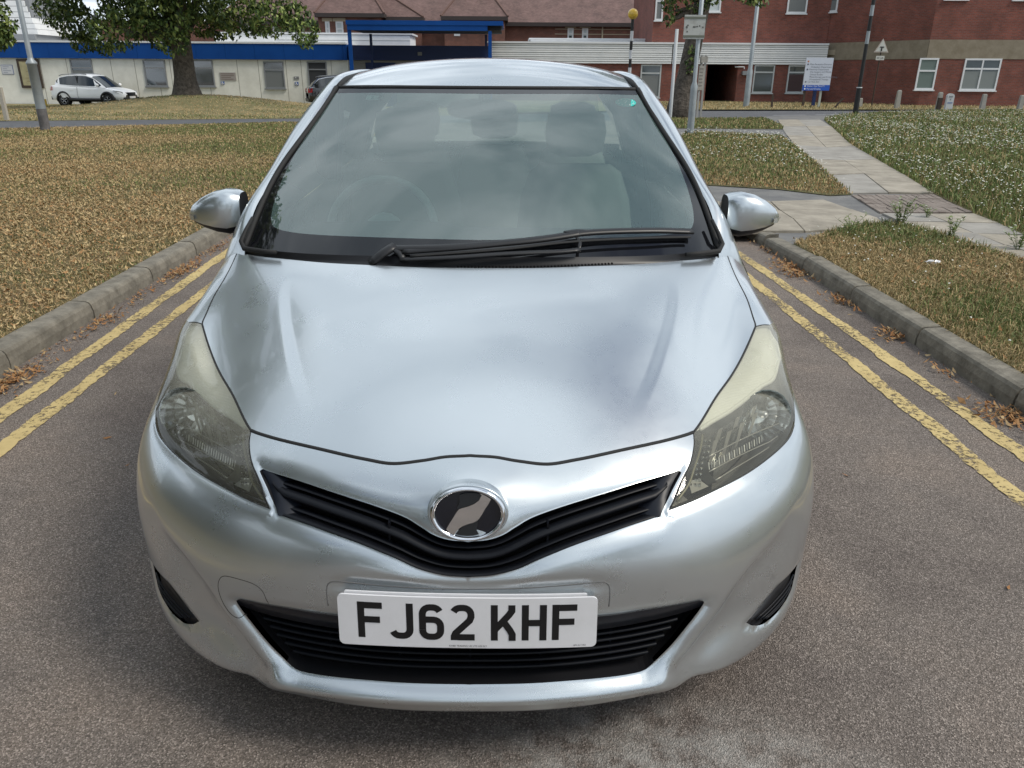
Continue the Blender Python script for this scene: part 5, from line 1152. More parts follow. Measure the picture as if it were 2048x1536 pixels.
# --- white single-storey wing, left
WL=Wall((-30,46.5),(-6,46.5)); Y0=46.5
wing=empty('hospital_wing',(-18,46.5,-.3),'single-storey white rendered wing with a broad blue fascia, behind the big tree','building')
zt=WL.Z(350,86.5); zb_=WL.Z(350,118); uR=WL.U(697); 
WL.box('wall',-12,uR+.02,-.6,zb_,-6,0,render_,wing)
for i,px in enumerate(list(range(-180,700,58))):
    u0=WL.U(px); u1=min(WL.U(px+58)-.012,uR); WL.box('fascia_panel',u0,u1,zb_+.003,zt,-6,.16,blue,wing)
WL.box('roof_edge',-12,uR+.0,zt+.003,zt+.10,-6,.20,upvc,wing)
for px in (88,140,178,228,275,320,345,420,478,520,575,605,665): # joints of the render panels
    u=WL.U(px,165); WL.box('panel_joint',u-.015,u+.015,-.5,zb_-.01,-.02,.004,mat('joint_grey',(.30,.28,.24),.9),wing)
def wrect(W_,x0,y0,x1,y1,tilt=0):
    ym=(y0+y1)/2; return W_.U(x0,ym),W_.U(x1,ym),W_.Z((x0+x1)/2,y1),W_.Z((x0+x1)/2,y0)
skypane=mat('pane_sky',(.03,.04,.045),.03,spec=1.5,coat=1)
for (x0,x1,y0,y1,fm_,bl) in ((144,188,118,176,greym,(0,.66,curt)),(289,333,120,173,greym,None),(388,428,120,173,greym,None),(529,569,123,177,greym,(0,.7,curt)),(616,655,123,176,greym,(0,1,mat('curtain_dark',(.04,.042,.045),.9)))):
    u0,u1,z0,z1=wrect(WL,x0,y0,x1,y1); WL.window(wing,u0,u1,z0,min(z1,zb_-.02),(.70,),(),fm_,skypane,.07,True,bl)
u0,u1,z0,z1=wrect(WL,40,118,83,176); nb_=WL.box('notice_case',u0,u1,z0,z1,0,.12,darkm,None); tag(nb_,'dark framed glazed notice case with yellowed paper on the white wing, behind the lamp post','notice case'); WL.box('case_paper',u0+.14,u1-.14,z0+.14,z1-.14,0,.125,mat('aged_paper',(.42,.38,.22),.8,noise=(3,(.30,.27,.16),6)),nb_)
for j in range(7): WL.box('notice_print',u0+.3+rng.uniform(0,.4),u0+.5+rng.uniform(.0,.5),z0+.35+j*.17,z0+.38+j*.17,.12,.1275,mat('faded_print',(.24,.19,.10),.8),nb_)
def wallsign(x0,x1,y0,y1,m,lab,lines=0,lm=None,border=None,cat='sign'):
    u0,u1,z0,z1=wrect(WL,x0,y0,x1,y1); o=WL.box('wall_sign',u0,u1,z0,z1,0,.03,m,None); tag(o,lab,cat)
    if border: 
        WL.box('sign_border',u0-.02,u1+.02,z0-.02,z1+.02,-.01,.02,border,o)
    for j in range(lines):
        z=z1-(z1-z0)*(j+.8)/(lines+.6); WL.box('sign_line',u0+.08,u1-.08-rng.uniform(0,.25),z-.018,z+.018,.03,.034,lm or greym,o)
    return o,u0,u1,z0,z1
wallsign(4,26,130.5,148,mat('sign_white',(.55,.56,.58),.6),'white notice with blue border fixed left of the dark notice case',4,mat('print_grey',(.3,.32,.38),.7),blue)
wallsign(440,472,145,161,mat('sign_worn',(.33,.30,.28),.8),'worn brown and white notice on the wing, right of the tree trunk',4,mat('print_brown',(.18,.13,.11),.8))
def dis(x0,x1,y0,y1,lab):
    o,u0,u1,z0,z1=wallsign(x0,x1,y0,y1,mat('sign_blue',(.03,.09,.30),.6),lab); w=u1-u0; h=z1-z0
    b=MB(); P=lambda a,c:WL.pt(u0+w*a,z0+h*c,.036)
    b.tube([P(.42,.72),P(.45,.45),P(.66,.43),P(.74,.2)],.022,5); b.tube([P(.42+.2*math.cos(q)-.02,.33+.22*math.sin(q)) for q in np.linspace(1.9,5.8,9)],.02,5); b.lathe(WL.pt(u0+w*.41,z0+h*.84,.03),(WL.n[0],WL.n[1],0),[(.03,0),(.03,.01),(.001,.012)],8); b.build('wheelchair_symbol',upvc,o)
dis(442,449,163,169,'small blue disabled parking sign below the worn brown notice'); dis(590,597,164,171,'small blue disabled parking sign between the two curtained windows')
wallsign(588,598,153,159,mat('sign_mesh',(.20,.20,.20),.8),'small grey notice above the right-hand blue disabled sign',2,clad)
# white clad box on the wing roof
wb=WL
RB=Wall((-30,49.5),(-5,49.5)); u0=RB.U(440,75); u1=RB.U(820,80); z0=zt+.05; z1=RB.Z(600,68.5)
bx_=RB.box('roof_screen',RB.U(430,75),u1,z0,z1,-3,0,clad,None); tag(bx_,'low white clad roof screen above the blue fascia of the wing','roof screen')
RB.box('cap_strip',RB.U(551,70),u1+.1,z1-.02,z1+.0,.001,.03,blackp,bx_); RB.box('cap_board',RB.U(430,70),u1+.15,z1+.003,z1+.10,-3,.05,upvc,bx_)
RB.box('board_joint',RB.U(551,75),u1,z0+(z1-z0)*.45,z0+(z1-z0)*.48,.001,.012,greym,bx_)
# --- blue entrance canopy
cp=empty('entrance_canopy',tuple(np.append(WL.pt(uR,-.3)[:2],-.3)),'bright blue steel entrance canopy on slim posts behind the hatchback roof','canopy')
CF=Wall((-9,42.0),(2,42.0)); u0,u1=CF.U(692,58),CF.U(1006,58); zt2=CF.Z(850,41); zb2=CF.Z(850,61)
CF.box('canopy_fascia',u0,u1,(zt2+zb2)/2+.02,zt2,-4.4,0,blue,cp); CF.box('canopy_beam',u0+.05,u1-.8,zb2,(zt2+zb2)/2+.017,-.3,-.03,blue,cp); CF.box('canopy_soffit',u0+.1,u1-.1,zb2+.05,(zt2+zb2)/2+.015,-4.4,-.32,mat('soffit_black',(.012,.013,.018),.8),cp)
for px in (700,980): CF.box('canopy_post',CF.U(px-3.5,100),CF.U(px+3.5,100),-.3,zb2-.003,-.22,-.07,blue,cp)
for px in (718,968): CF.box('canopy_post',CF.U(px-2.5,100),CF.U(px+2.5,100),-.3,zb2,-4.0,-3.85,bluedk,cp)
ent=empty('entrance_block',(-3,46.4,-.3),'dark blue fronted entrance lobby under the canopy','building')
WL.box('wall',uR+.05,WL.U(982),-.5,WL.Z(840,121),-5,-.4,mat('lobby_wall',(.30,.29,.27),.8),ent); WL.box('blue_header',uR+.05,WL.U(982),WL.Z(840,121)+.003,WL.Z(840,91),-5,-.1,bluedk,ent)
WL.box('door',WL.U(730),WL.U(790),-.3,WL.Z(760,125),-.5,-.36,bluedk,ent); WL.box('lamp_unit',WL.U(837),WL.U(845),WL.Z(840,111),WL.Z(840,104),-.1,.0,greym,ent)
# --- right low wing with white boarded fascia
WR=Wall((-1,47.0),(18.6,47.0)); lw=empty('boarded_wing',(9,47,0),'brick ground floor with white horizontal boarding above, right of the canopy','building')
ua,ub_,uc=WR.U(978,105),WR.U(1345,108),WR.U(1653,108)
zc1=WR.Z(1300,127.5); zc0=WR.Z(1300,88.5); 
o0,o1=WR.U(1412,165),WR.U(1473,165)
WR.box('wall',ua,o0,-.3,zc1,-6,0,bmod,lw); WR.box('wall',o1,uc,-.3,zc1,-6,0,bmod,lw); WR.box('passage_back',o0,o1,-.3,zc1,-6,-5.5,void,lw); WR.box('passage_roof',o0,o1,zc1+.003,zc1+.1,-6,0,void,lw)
nbd=9; bh=(zc0-zc1)/nbd
for (q0,q1) in ((ua,ub_-.06),(ub_,uc)):
    for i in range(nbd): WR.box('board',q0,q1,zc1+bh*i+.004+.1*(0),zc1+bh*(i+1)-.022,.02,.14+(.02 if i%2 else 0),clad,lw)
    WR.box('board_backing',q0,q1,zc1,zc0-.01,-6,.09,greym,lw)
WR.box('roof_edge',ua-.1,uc,zc0+.003,zc0+.10,-6,.22,upvc,lw)
for (x0,x1,y0,y1,bl) in ((1280,1321,129,195,(0,.72,curt)),(1506,1547,129,186,None),(1574,1609,129,186,(0,.72,mat('blind_brown',(.06,.035,.035),.8)))):
    u0,u1,z0,z1=wrect(WR,x0,y0,x1,y1); WR.window(lw,u0,u1,z0,min(z1,zc1-.02),(.74,),(),mat('alu_frame',(.42,.44,.44),.5),winglass,.08,True,bl)
u=WR.U(1490,146); lt=WR.box('bulkhead_light',u-.2,u+.25,WR.Z(1490,150),WR.Z(1490,142),0,.25,greym,None); tag(lt,'grey bulkhead lamp on the brick wall just right of the dark passage','wall lamp')
MB().tube([WR.pt(WR.U(1470,134),WR.Z(1470,134),.0),WR.pt(WR.U(1486,134),WR.Z(1486,134),.25),WR.pt(WR.U(1486,140),WR.Z(1486,138),.25)],.03,6).build('conduit',upvc,lt)
RB2=Wall((0,50),(12,50)); z0=zc0+.1; z1=RB2.Z(1180,79.5); q=RB2.box('roof_screen',RB2.U(1062,85),RB2.U(1320,85),z0-.3,z1,-3,0,clad,None); tag(q,'low white roof screen above the boarded wing, in front of the victorian house','roof screen'); RB2.box('cap_board',RB2.U(1058,85),RB2.U(1322,85),z1+.003,z1+.08,-3,.06,upvc,q)
# --- upper brick storey above the boarded wing
us=empty('brick_upper_block',(12,47.6,3),'red brick upper storey with white windows above the boarded wing','building')
WU=Wall((4,47.6),(18.9,47.6)); zB=zc0+.103; uA,uZ=WU.U(1306,45),WU.U(1656,45)+.6
WU.box('wall',uA,uZ,zB,9,-8,0,bmod,us)
for (x0,x1,y0,y1,bl) in ((1311,1327,-22,41,(0,.6,curt)),(1403,1443,-32,24,(0,1,blind)),(1576,1616,-32,27,(0,.9,curt))):
    u0,u1,z0,z1=wrect(WU,x0,y0,x1,y1); WU.window(us,u0,u1,z0,z1,(.62,) if bl[1]<1 else (),(),upvc,winglass,.09,True,bl)
# --- right block with tan band
rbk=empty('brick_corner_block',(22,44,0),'red brick block with a tan rendered band, at the right edge','building')
WA=Wall((18.60,47.55),(21.9,42.2)); WB=Wall((21.9,42.2),(34,41.6)); LA=np.linalg.norm(WA.B-WA.A); LB=12.1
zt1=WB.Z(1825,79); zb1=WB.Z(1825,117.5)
for Wd,Ln in ((WA,LA),(WB,LB)):
    Wd.box('wall',0,Ln,-.3,zb1,-.4,0,bmod,rbk); Wd.box('tan_band',0,Ln,zb1+.003,zt1-.003,-.4,.03,tand,rbk); Wd.box('upper_wall',0,Ln,zt1,9,-.4,0.0,bmod,rbk)
fast('roof',[(18.75,47.3,9.003),(21.9,42.2,9.003),(34,41.6,9.003),(34,55,9.003),(18.75,55,9.003)],[(0,1,2,3,4)],greym,rbk)
u0,u1,z0,z1=wrect(WB,1834,116,1872,179.5); WB.window(rbk,u0,u1,z0,z1,(.60,),(),upvc,winglass,.085,True,(0,1,mat('blind_green',(.13,.17,.155),.7)))
u0,u1,z0,z1=wrect(WB,1924,117,1997,181); WB.window(rbk,u0,u1,z0,z1,(.68,),(.5,),upvc,winglass,.085,True,(0,.66,mat('blind_grey',(.20,.22,.215),.7)))
u0,u1,z0,z1=wrect(WA,1658,-30,1678,24); WA.window(rbk,u0,u1,z0,z1,(.5,),(),upvc,winglass,.09,True,(0,.5,curt))
u0,u1,z0,z1=wrect(WB,1893,-45,1940,-1); WB.window(rbk,u0,u1,z0,z1,(.6,),(.5,),upvc,winglass,.085,True,None)
u0,u1,z0,z1=wrect(WB,2030,-45,2090,0); WB.window(rbk,u0,u1,z0,z1,(.6,),(.5,),upvc,winglass,.085,True,None)
q0=WA.U(1662,105); ww=WA.box('wall_vent',q0-.25,q0+.3,WA.Z(1662,110),WA.Z(1662,100),0,.1,stone,None); tag(ww,'small stone-coloured vent hood high on the tan band by the inside corner','vent')
# --- victorian house behind
vic=empty('victorian_house',(0,66,0),'long victorian brick house with brown tiled hipped roofs behind the flat wings','building')
V=Wall((-40,66),(40,66))
def vbox(nm,x0,x1,y0,y1,o0,o1,m,par=vic): return V.box(nm,V.U(x0,60),V.U(x1,60),V.Z((x0+x1)/2,y1),V.Z((x0+x1)/2,y0),o0,o1,m,par)
V.box('wall',V.U(200,60),V.U(1345,60),0,V.Z(1000,46),-10,0,bvic,vic)
def hip(name,x0,x1,ye,yt,tx0,tx1,front_=0.,depth=9,drop=.0):
    """hipped roof: eaves from px x0..x1 at row ye, ridge px tx0..tx1 at row yt"""
    e0,e1=V.U(x0,ye),V.U(x1,ye); ze=V.Z((x0+x1)/2,ye); WR_=Wall((-40,66+depth/2-front_),(40,66+depth/2-front_)); r0,r1=WR_.U(tx0,yt),WR_.U(tx1,yt); zr=WR_.Z((tx0+tx1)/2,yt)
    f=front_+.4; E=[V.pt(e0,ze,f),V.pt(e1,ze,f),V.pt(e1,ze,f-depth),V.pt(e0,ze,f-depth)]; Rr=[WR_.pt(r0,zr,0),WR_.pt(r1,zr,0)]
    v=[E[0],E[1],Rr[1],Rr[0], E[1],E[2],Rr[1],Rr[1], E[3],E[0],Rr[0],Rr[0], E[2],E[3],Rr[0],Rr[1]]; h=np.linalg.norm(Rr[0]-E[0]); L1=e1-e0
    uv=[(0,0),(L1,0),(L1-(e1-r1),h),(r0-e0,h)]+[(0,0),(depth,0),(depth/2,h),(depth/2,h)]*2+[(0,0),(L1,0),(L1,h),(0,h)]
    o=fast(name,v,[(0,1,2,3),(4,5,6,7),(8,9,10,11),(12,13,14,15)],tile,vic,uv=uv)
    V.box('eaves',e0,e1,ze-.28,ze-.003,-.2,f+.02,mat('eaves_dark',(.04,.03,.028),.7),vic)
    for a,b_ in ((E[0],Rr[0]),(E[1],Rr[1])): MB().tube([a,b_],.10,5).build('hip_tile',mat('hip_tile',(.13,.075,.06),.8),o)
    return o
hip('roof',430,1345,44,-60,560,1250,0,12)
for (x0,x1,ye,tx0,tx1,yt,fr_) in ((644,778,31,700,715,-60,2.2),(775,850,36,690,700,-60,1.0),(887,1016,37,948,955,-50,2.2)):
    V.box('bay_wall',V.U(x0+6,60),V.U(x1-6,60),0,V.Z((x0+x1)/2,ye+2),-2,fr_,bvic,vic); hip('roof',x0,x1,ye,yt,tx0,tx1,fr_,6)
for y in (52,62,72): vbox('stone_band',446,640,y,y+1.6,0,.03,stone); vbox('stone_band',1110,1345,y+6,y+7.6,0,.03,stone)
for (x0,x1,y0,y1) in ((545,554,44,68),(573,588,44,68),(480,500,44,68),(1135,1147,56,79),(1164,1176,56,79),(1266,1279,60,80)):
    u0,u1,z0,z1=wrect(V,x0,y0,x1,y1); V.window(vic,u0,u1,z0,z1,(.5,),(),upvc,winglass,.12,False,(.2,1,blind)); V.box('lintel',u0-.2,u1+.2,z1+.003,z1+.25,0,.05,stone,vic)
W2=Wall((-40,63.8),(40,63.8))
for (x0,x1,y0,y1) in ((651,660,43,72),(672,687,43,72),(908,920,52,72)):
    u0,u1,z0,z1=wrect(W2,x0,y0,x1,y1); W2.window(vic,u0,u1,z0,z1,(.5,),(),upvc,winglass,.12,False,(.0,1,blind)); W2.box('lintel',u0-.2,u1+.2,z1+.003,z1+.25,0,.05,stone,vic)
vbox('gutter_board',1012,1130,45.5,48,0,.4,upvc)
Wc=Wall((-30,72),(30,72))
for (x0,x1,y1,nm) in ((768,900,30,'gable_block'),(862,897,5,'chimney_stack'),(826,846,22,'stair_window')):
    if nm=='stair_window': u0,u1,z0,z1=wrect(Wc,828,8,845,17); Wc.window(vic,u0,u1,z0,z1,(),(.5,),greym,winglass,.1,False,None); continue
    Wc.box(nm,Wc.U(x0,20),Wc.U(x1,20),3,Wc.Z((x0+x1)/2,-26 if nm=='gable_block' else -60),-2 if nm=='gable_block' else -2.0,0 if nm=='gable_block' else .25,bvic,vic)
for px,py in ((1060,8),(1235,15)):
    p=V.pt(V.U(px,py),0,0); c=atY(px,py,69.6); MB().add([c+[-.5,0,-.3],c+[.5,0,-.3],c+[0,0,.45],c+[0,1.2,.3]],[(0,1,2),(1,3,2),(0,2,3)]).build('roof_ventilator',mat('lead_grey',(.22,.21,.22),.6),vic)
p=atY(1204,32,68.5); MB().tube([p,p+[0,0,.9]],.08,6).build('flue_pipe',greym,vic)
MB().tube([V.pt(V.U(1205,50),V.Z(1205,46),.15),V.pt(V.U(1205,50),2,.15)],.06,6).build('down_pipe',stone,vic); MB().tube([V.pt(V.U(1308,50),V.Z(1308,50),.15),V.pt(V.U(1308,50),2,.15)],.06,6).build('down_pipe',upvc,vic)
# --- white boarded annexe, top left
WC=Wall((-30,44),(-16,44)); an=empty('boarded_annexe',(-25,44,2.5),'white boarded gable end standing over the wing at the top left corner','building')
Wx=Wall((-34,50),(-18,50)); u0,u1=Wx.U(-60,40),Wx.U(72,40); zb3=Wx.Z(40,72); 
for i in range(16):
    z=zb3+.1+i*.31; Wx.box('board',u0,u1-.05-i*.09,z,z+.285,-4,0,clad,an)
Wx.box('wall',u0,u1-.25,1,zb3+5,-4.05,-.08,greym,an); Wx.box('soffit',u0,u1-.2,zb3-.22,zb3+.09,-4,.12,greym,an)
# ================================================================== posts, signs, small things
def P0(px,py,z=.1): return atZ(px,py,z)
def pole(name,px,py,z,segs,m,lab,cat,par=None,lean=(0,0)):
    b=P0(px,py,z); o=empty(name,tuple(b),lab,cat); mb=MB(); prof=[]; mb.lathe(b-[0,0,.1],(lean[0],lean[1],1),segs,14); mb.build('shaft',m,o,True); return o,b
def topz(px,py,Y): return atY(px,py,Y)[2]
# left lamp post
b=P0(92,264,.05); o=empty('lamp_post',tuple(b),'grey lamp post with stepped base at the far left, before the notice case','lamp post')
MB().lathe(b,(0,0,1),[(.125,-.1),(.115,.0),(.115,.55)],16).build('base_sleeve',mat('post_dark',(.07,.065,.065),.7,noise=(4,(.16,.15,.15),6)),o,True)
MB().lathe(b,(0,0,1),[(.113,.5),(.108,1.55),(.125,1.56),(.125,1.60),(.065,1.68),(.06,1.72),(.05,9.0),(.001,9.0)],16).build('shaft',galv,o,True); MB().box((b[0]+.5,b[1],b[2]+9),(1.1,.2,.1)).build('lamp_head',galv,o)
# mid right pole with the sign back, near
Yp=P0(1378,268)[1]
b=P0(1380,268,.1); o=empty('lamp_post',tuple(b),'grey post with a worn sign plate, just right of the hatchback roof','lamp post')
MB().lathe(b,(0,0,1),[(.085,-.1),(.085,1.02),(.085,1.10),(.050,1.22),(.050,6.5),(.001,6.5)],14).build('shaft',galv,o,True)
sb=MB(); c=atY(1389,54,Yp-.08); sb.box(c,(.50,.015,.52)); s_o=sb.build('sign_plate',mat('sign_back',(.42,.43,.41),.7,noise=(6,(.30,.30,.28),8,.5,.7)),None); tag(s_o,'worn blank white sign plate strapped to the grey post','sign')
for dz in (-.2,.2): MB().box(c+[0,-.012,dz],(.52,.012,.045)).build('sign_strap',mat('strap_olive',(.14,.15,.12),.7),s_o)
for i in range(9): q=c+np.array([rng.uniform(-.2,.2),-.010,rng.uniform(-.14,.14)]); MB().box(q,(.03,.004,.03)).build('scuff_mark',mat('scuff',(.10,.10,.09),.9),s_o)
# white post left of it
b=P0(1340,238,.1); o=MB().lathe(b,(0,0,1),[(.055,-.1),(.055,topz(1350,58,b[1])-b[2]),(.001,topz(1350,58,b[1])-b[2])],12).build('white_post',mat('dull_white',(.42,.44,.45),.6),None,True); tag(o,'plain white post in front of the slim tree','post')
# two-legged information board seen edge on
b1,b2=P0(1393,236,.05),P0(1405,236,.05); Yb=b1[1]; o=empty('information_board',tuple((b1+b2)/2),'weathered two-legged information board seen at an angle beside the dark passage','sign')
zt_=topz(1413,110,Yb)
for i,bb in enumerate((b1,b2)): MB().box((bb[0],bb[1]+i*.35,(zt_)/2),(.07,.07,zt_)).build('leg',mat('weathered_steel',(.33,.33,.31),.7),o)
c=atY(1401,156,Yb-.05); MB().box(c+[.02,.0,0],(.28,.03,.80),R(35)).build('panel',mat('weathered_panel',(.30,.29,.26),.8,noise=(5,(.20,.19,.17),6)),o)
for j in range(6): MB().box(c+[.01,-.03,.3-j*.11],(.16,.01,.03),R(35)).build('panel_print',mat('panel_ink',(.14,.13,.12),.8),o)
c=atY(1408,119,Yb-.02); MB().box(c,(.34,.05,.20),R(35)).build('header_panel',MT['weathered_panel'],o)
# tall lamp post right
b=P0(1492,213,.06); o=empty('lamp_post',tuple(b),'tall grey lamp post rising in front of the brick upper block','lamp post'); MB().lathe(b,(0,0,1),[(.15,-.1),(.14,1.6),(.10,1.75),(.085,9),(.001,9)],12).build('shaft',galv,o,True)
# Belisha beacons
zeb=[mat('beacon_black',(.01,.01,.01),.5),upvc]
def beacon(px,pybot,z,Ytop,lab,w,globe_py,bands):
    b=P0(px,pybot,z); o=empty('belisha_beacon',tuple(b),lab,'beacon'); Y=b[1]
    for (y0,y1,k) in bands: MB().lathe((b[0],b[1],topz(px,y1,Y)),(0,0,1),[(w,0),(w,topz(px,y0,Y)-topz(px,y1,Y)-.003)],12).build('pole_band',zeb[k] if k<2 else galv,o,True)
    if globe_py is not None:
        r_=.17; c=atY(px,globe_py,Y); bm=bmesh.new(); bmesh.ops.create_uvsphere(bm,u_segments=20,v_segments=12,radius=r_); me=bpy.data.meshes.new('globe'); bm.to_mesh(me); bm.free(); me.transform(Matrix.Translation(c))
        for p in me.polygons: p.use_smooth=True
        link('globe',me,o,mat('amber_globe',(.80,.50,.03),.25,coat=.5))
    return o
bY=30.5; q=atY(1266,28,bY); b=np.array([q[0],bY,.1]); o=empty('belisha_beacon',(q[0],bY,.1),'belisha beacon with a yellow globe on a black and white pole above the hatchback roof','beacon')
cuts=[38,62,82,100,118,135,160]; 
for i in range(len(cuts)-1): z1,z0=topz(1266,cuts[i],bY),topz(1264,cuts[i+1],bY); MB().lathe((q[0],bY,z0),(0,0,1),[(.055 if i%2==0 else .062,0),(.055 if i%2==0 else .062,z1-z0-.003)],12).build('pole_band',zeb[i%2],o,True)
MB().lathe((q[0],bY,.0),(0,0,1),[(.07,0),(.07,topz(1264,160,bY)-.003)],12).build('pole_band',zeb[1],o,True)
bm=bmesh.new(); bmesh.ops.create_uvsphere(bm,u_segments=20,v_segments=12,radius=.19); me=bpy.data.meshes.new('globe'); bm.to_mesh(me); bm.free(); me.transform(Matrix.Translation(Vector(q)))
for p in me.polygons: p.use_smooth=True
link('globe',me,o,mat('amber_globe',(.72,.46,.05),.3,coat=.4))
b=P0(1710,229,.1); Yk=b[1]; o=empty('belisha_beacon',tuple(b),'black and white striped beacon pole at the meadow edge before the corner block','beacon')
zz_=[0,1.05,1.08,3.05,3.45,4.1,4.6,5.2]; 
zz_=[b[2]-.1,topz(1718,176,Yk),topz(1718,174,Yk),topz(1735,88,Yk),topz(1738,62,Yk),topz(1744,32,Yk),topz(1746,10,Yk),topz(1748,-30,Yk)]
for i in range(7): MB().lathe((b[0],b[1],zz_[i]),(0,0,1),[(.10 if i==0 else .105 if i==1 else .07,0),(.095 if i==0 else .105 if i==1 else .065,zz_[i+1]-zz_[i]-.002)],12).build('pole_band',[zeb[0],upvc,zeb[0],galv,zeb[0],galv,zeb[0]][i],o,True)
# warning triangle on a pole before the corner block
Yt=WB.A[1]-1.4; c=atY(1764,95,Yt); o=empty('warning_sign',(c[0],Yt,.06),'weathered triangular road warning sign with a small plate below, before the tan band','sign')
def tri(s,m,dy,nm): 
    v=[(c[0]-s,Yt+dy,c[2]-s*.62),(c[0]+s,Yt+dy,c[2]-s*.62),(c[0],Yt+dy,c[2]+s*1.12)]; w=[(x,y+.02,z) for x,y,z in v]; MB().add(v+w,[(0,1,2),(5,4,3),(0,3,4,1),(1,4,5,2),(2,5,3,0)]).build(nm,m,o)
tri(.37,mat('faded_red_rim',(.40,.34,.30),.8),0,'triangle_rim'); tri(.30,mat('sign_face',(.50,.50,.46),.8),-.008,'triangle_face')
MB().box((c[0]+.0,Yt-.02,c[2]+.02),(.20,.012,.05)).build('symbol_bar',zeb[0],o); MB().box((c[0]-.01,Yt-.02,c[2]-.085),(.06,.012,.155)).build('symbol_stem',zeb[0],o)
c2=atY(1757,116,Yt); pl_=MB().box((c2[0]+.08,Yt,c2[2]),(.42,.02,.20)).build('distance_plate',MT['sign_face'],o); text_obj('plate_text','50 yds',.13,lambda x,y:(c2[0]+.08+x,Yt-.015,c2[2]+y),zeb[0],pl_)
MB().tube([(c[0],Yt+.05,0),(c[0],Yt+.05,c[2]+.2)],.035,8).build('sign_pole',darkm,o)
# direction sign
Wd=P0(1613,214,.06); Ys=Wd[1]; SW=Wall((5,Ys),(30,Ys)); u0,u1=SW.U(1608,150),SW.U(1662,150); zs1=SW.Z(1637,115.5); zs0=SW.Z(1632,181); zsb=SW.Z(1632,170)
o=empty('direction_sign',(SW.pt(u0,.06)[0],Ys,.06),'white hospital direction board with a blue lower strip on two posts, before the corner block','sign')
SW.box('sign_panel',u0,u1,zsb+.002,zs1,0,.05,mat('sign_panel_white',(.52,.55,.62),.5),o); SW.box('blue_strip',u0,u1,zs0,zsb,0,.05,mat('sign_strip_blue',(.01,.08,.42),.5),o)
ink=mat('sign_ink',(.10,.11,.14),.7); hgt=zs1-zs0
def stext(s,du,f,size,m): text_obj('sign_text',s,size,lambda x,y:SW.pt(u0+du+x,zs0+hgt*f+y,.054),m,o,'LEFT')
for s,du,f in (('Main Reception Entrance',.20,.80),('Outpatient Department',.26,.72),('Maternity Department',.20,.645),('Day Surgery and Wards',.26,.57),('Clinical Studies',.26,.49),('Physiotherapy and X-ray Clinics',.26,.415),('Occupational Therapy',.26,.34),('Car Park Exit',.20,.265)): stext(s,du,f,.105,ink)
for s,f in (('Visitor Car Park P1',.135),('Pay and Display',.05)): stext(s,.20,f,.11,upvc)
for f,m_ in ((.80,ink),(.645,ink),(.265,ink),(.135,upvc),(.05,upvc),(.89,mat('ink_orange',(.45,.15,.05),.7))): p=SW.pt(u0+.11,zs0+hgt*f,.05); MB().lathe(p,(SW.n[0],SW.n[1],0),[(.04,0),(.04,.006),(.001,.008)],10).build('sign_arrow',m_,o)
for f,m_ in ((.12,darkm),(.72,mat('post_cream',(.36,.38,.34),.7))): u=u0+(u1-u0)*f; SW.box('leg',u-.05,u+.05,0,zs0,-.06,.0,m_,o)
SW.box('blue_bin_post',u0+(u1-u0)*.56,u0+(u1-u0)*.66,0,zs0-.01,-.5,-.35,bluedk,o)
# concrete bollards in front of the corner block
bol=mat('old_concrete',(.28,.27,.24),.95,noise=(8,(.32,.30,.26),9),bump=(40,.5,.01)); first=None
labs=['leaning concrete bollard left of the single white window of the corner block','concrete bollard just left of the rounded white marker','concrete bollard below the double white window','concrete bollard cut by the right border of the photo','short concrete bollard behind the striped beacon pole']
for (px,py,pt_),lb in zip(((1793,217,180),(1875,220,184),(1963,221,188),(2038,222,190),(1719,213,196)),labs):
    b=P0(px,py,.06); h=topz(px+4,pt_,b[1])-b[2]
    v=[]; 
    for z,w in ((-.1,.11),(h*.93,.085),(h,.06)): v+=[(b[0]+sx*w,b[1]+sy*w*.8,b[2]+z) for sx,sy in ((-1,-1),(1,-1),(1,1),(-1,1))]
    o=mesh('concrete_bollard',v,[(i,(i+1)%4,4+(i+1)%4,4+i) for i in range(4)]+[(4+i,4+(i+1)%4,8+(i+1)%4,8+i) for i in range(4)]+[(8,9,10,11)],bol); tag(o,lb,'bollard','concrete bollards before the corner block')
b=P0(1895,221,.08); h=topz(1899,187,b[1])-b[2]; mk_=MB(); w=.155; pts=[(-w,0),(w,0),(w,h*.85)]+[(w*math.cos(a),h*.85+h*.15*math.sin(a)) for a in np.linspace(.3,math.pi-.3,7)]+[(-w,h*.85)]
mk_.add([(b[0]+x,b[1]-.07,b[2]+z) for x,z in pts]+[(b[0]+x,b[1]+.07,b[2]+z) for x,z in pts],[tuple(range(len(pts))),tuple(range(len(pts),2*len(pts)))[::-1]]+[(i,len(pts)+i,len(pts)+(i+1)%len(pts),(i+1)%len(pts)) for i in range(len(pts))])
o=mk_.build('marker_bollard',mat('marker_white',(.48,.49,.48),.7),None); tag(o,'rounded white marker bollard with dark fittings between two concrete bollards','bollard')
MB().box((b[0],b[1]-.075,b[2]+h*.82),(.16,.01,.06)).build('marker_band',greym,o); MB().box((b[0],b[1]-.075,b[2]+h*.66),(.05,.01,.06)).build('marker_stud',greym,o); MB().box((b[0],b[1]-.075,b[2]+h*.46),(.22,.01,.05)).build('marker_band',mat('marker_blue',(.15,.2,.32),.7),o)
bb=P0(1883,221,.07); o=MB().box((bb[0],bb[1]+.3,.35),(.16,.16,.5)).build('brown_stub',darkm,None); tag(o,'short dark brown timber stub left of the white marker bollard','post')
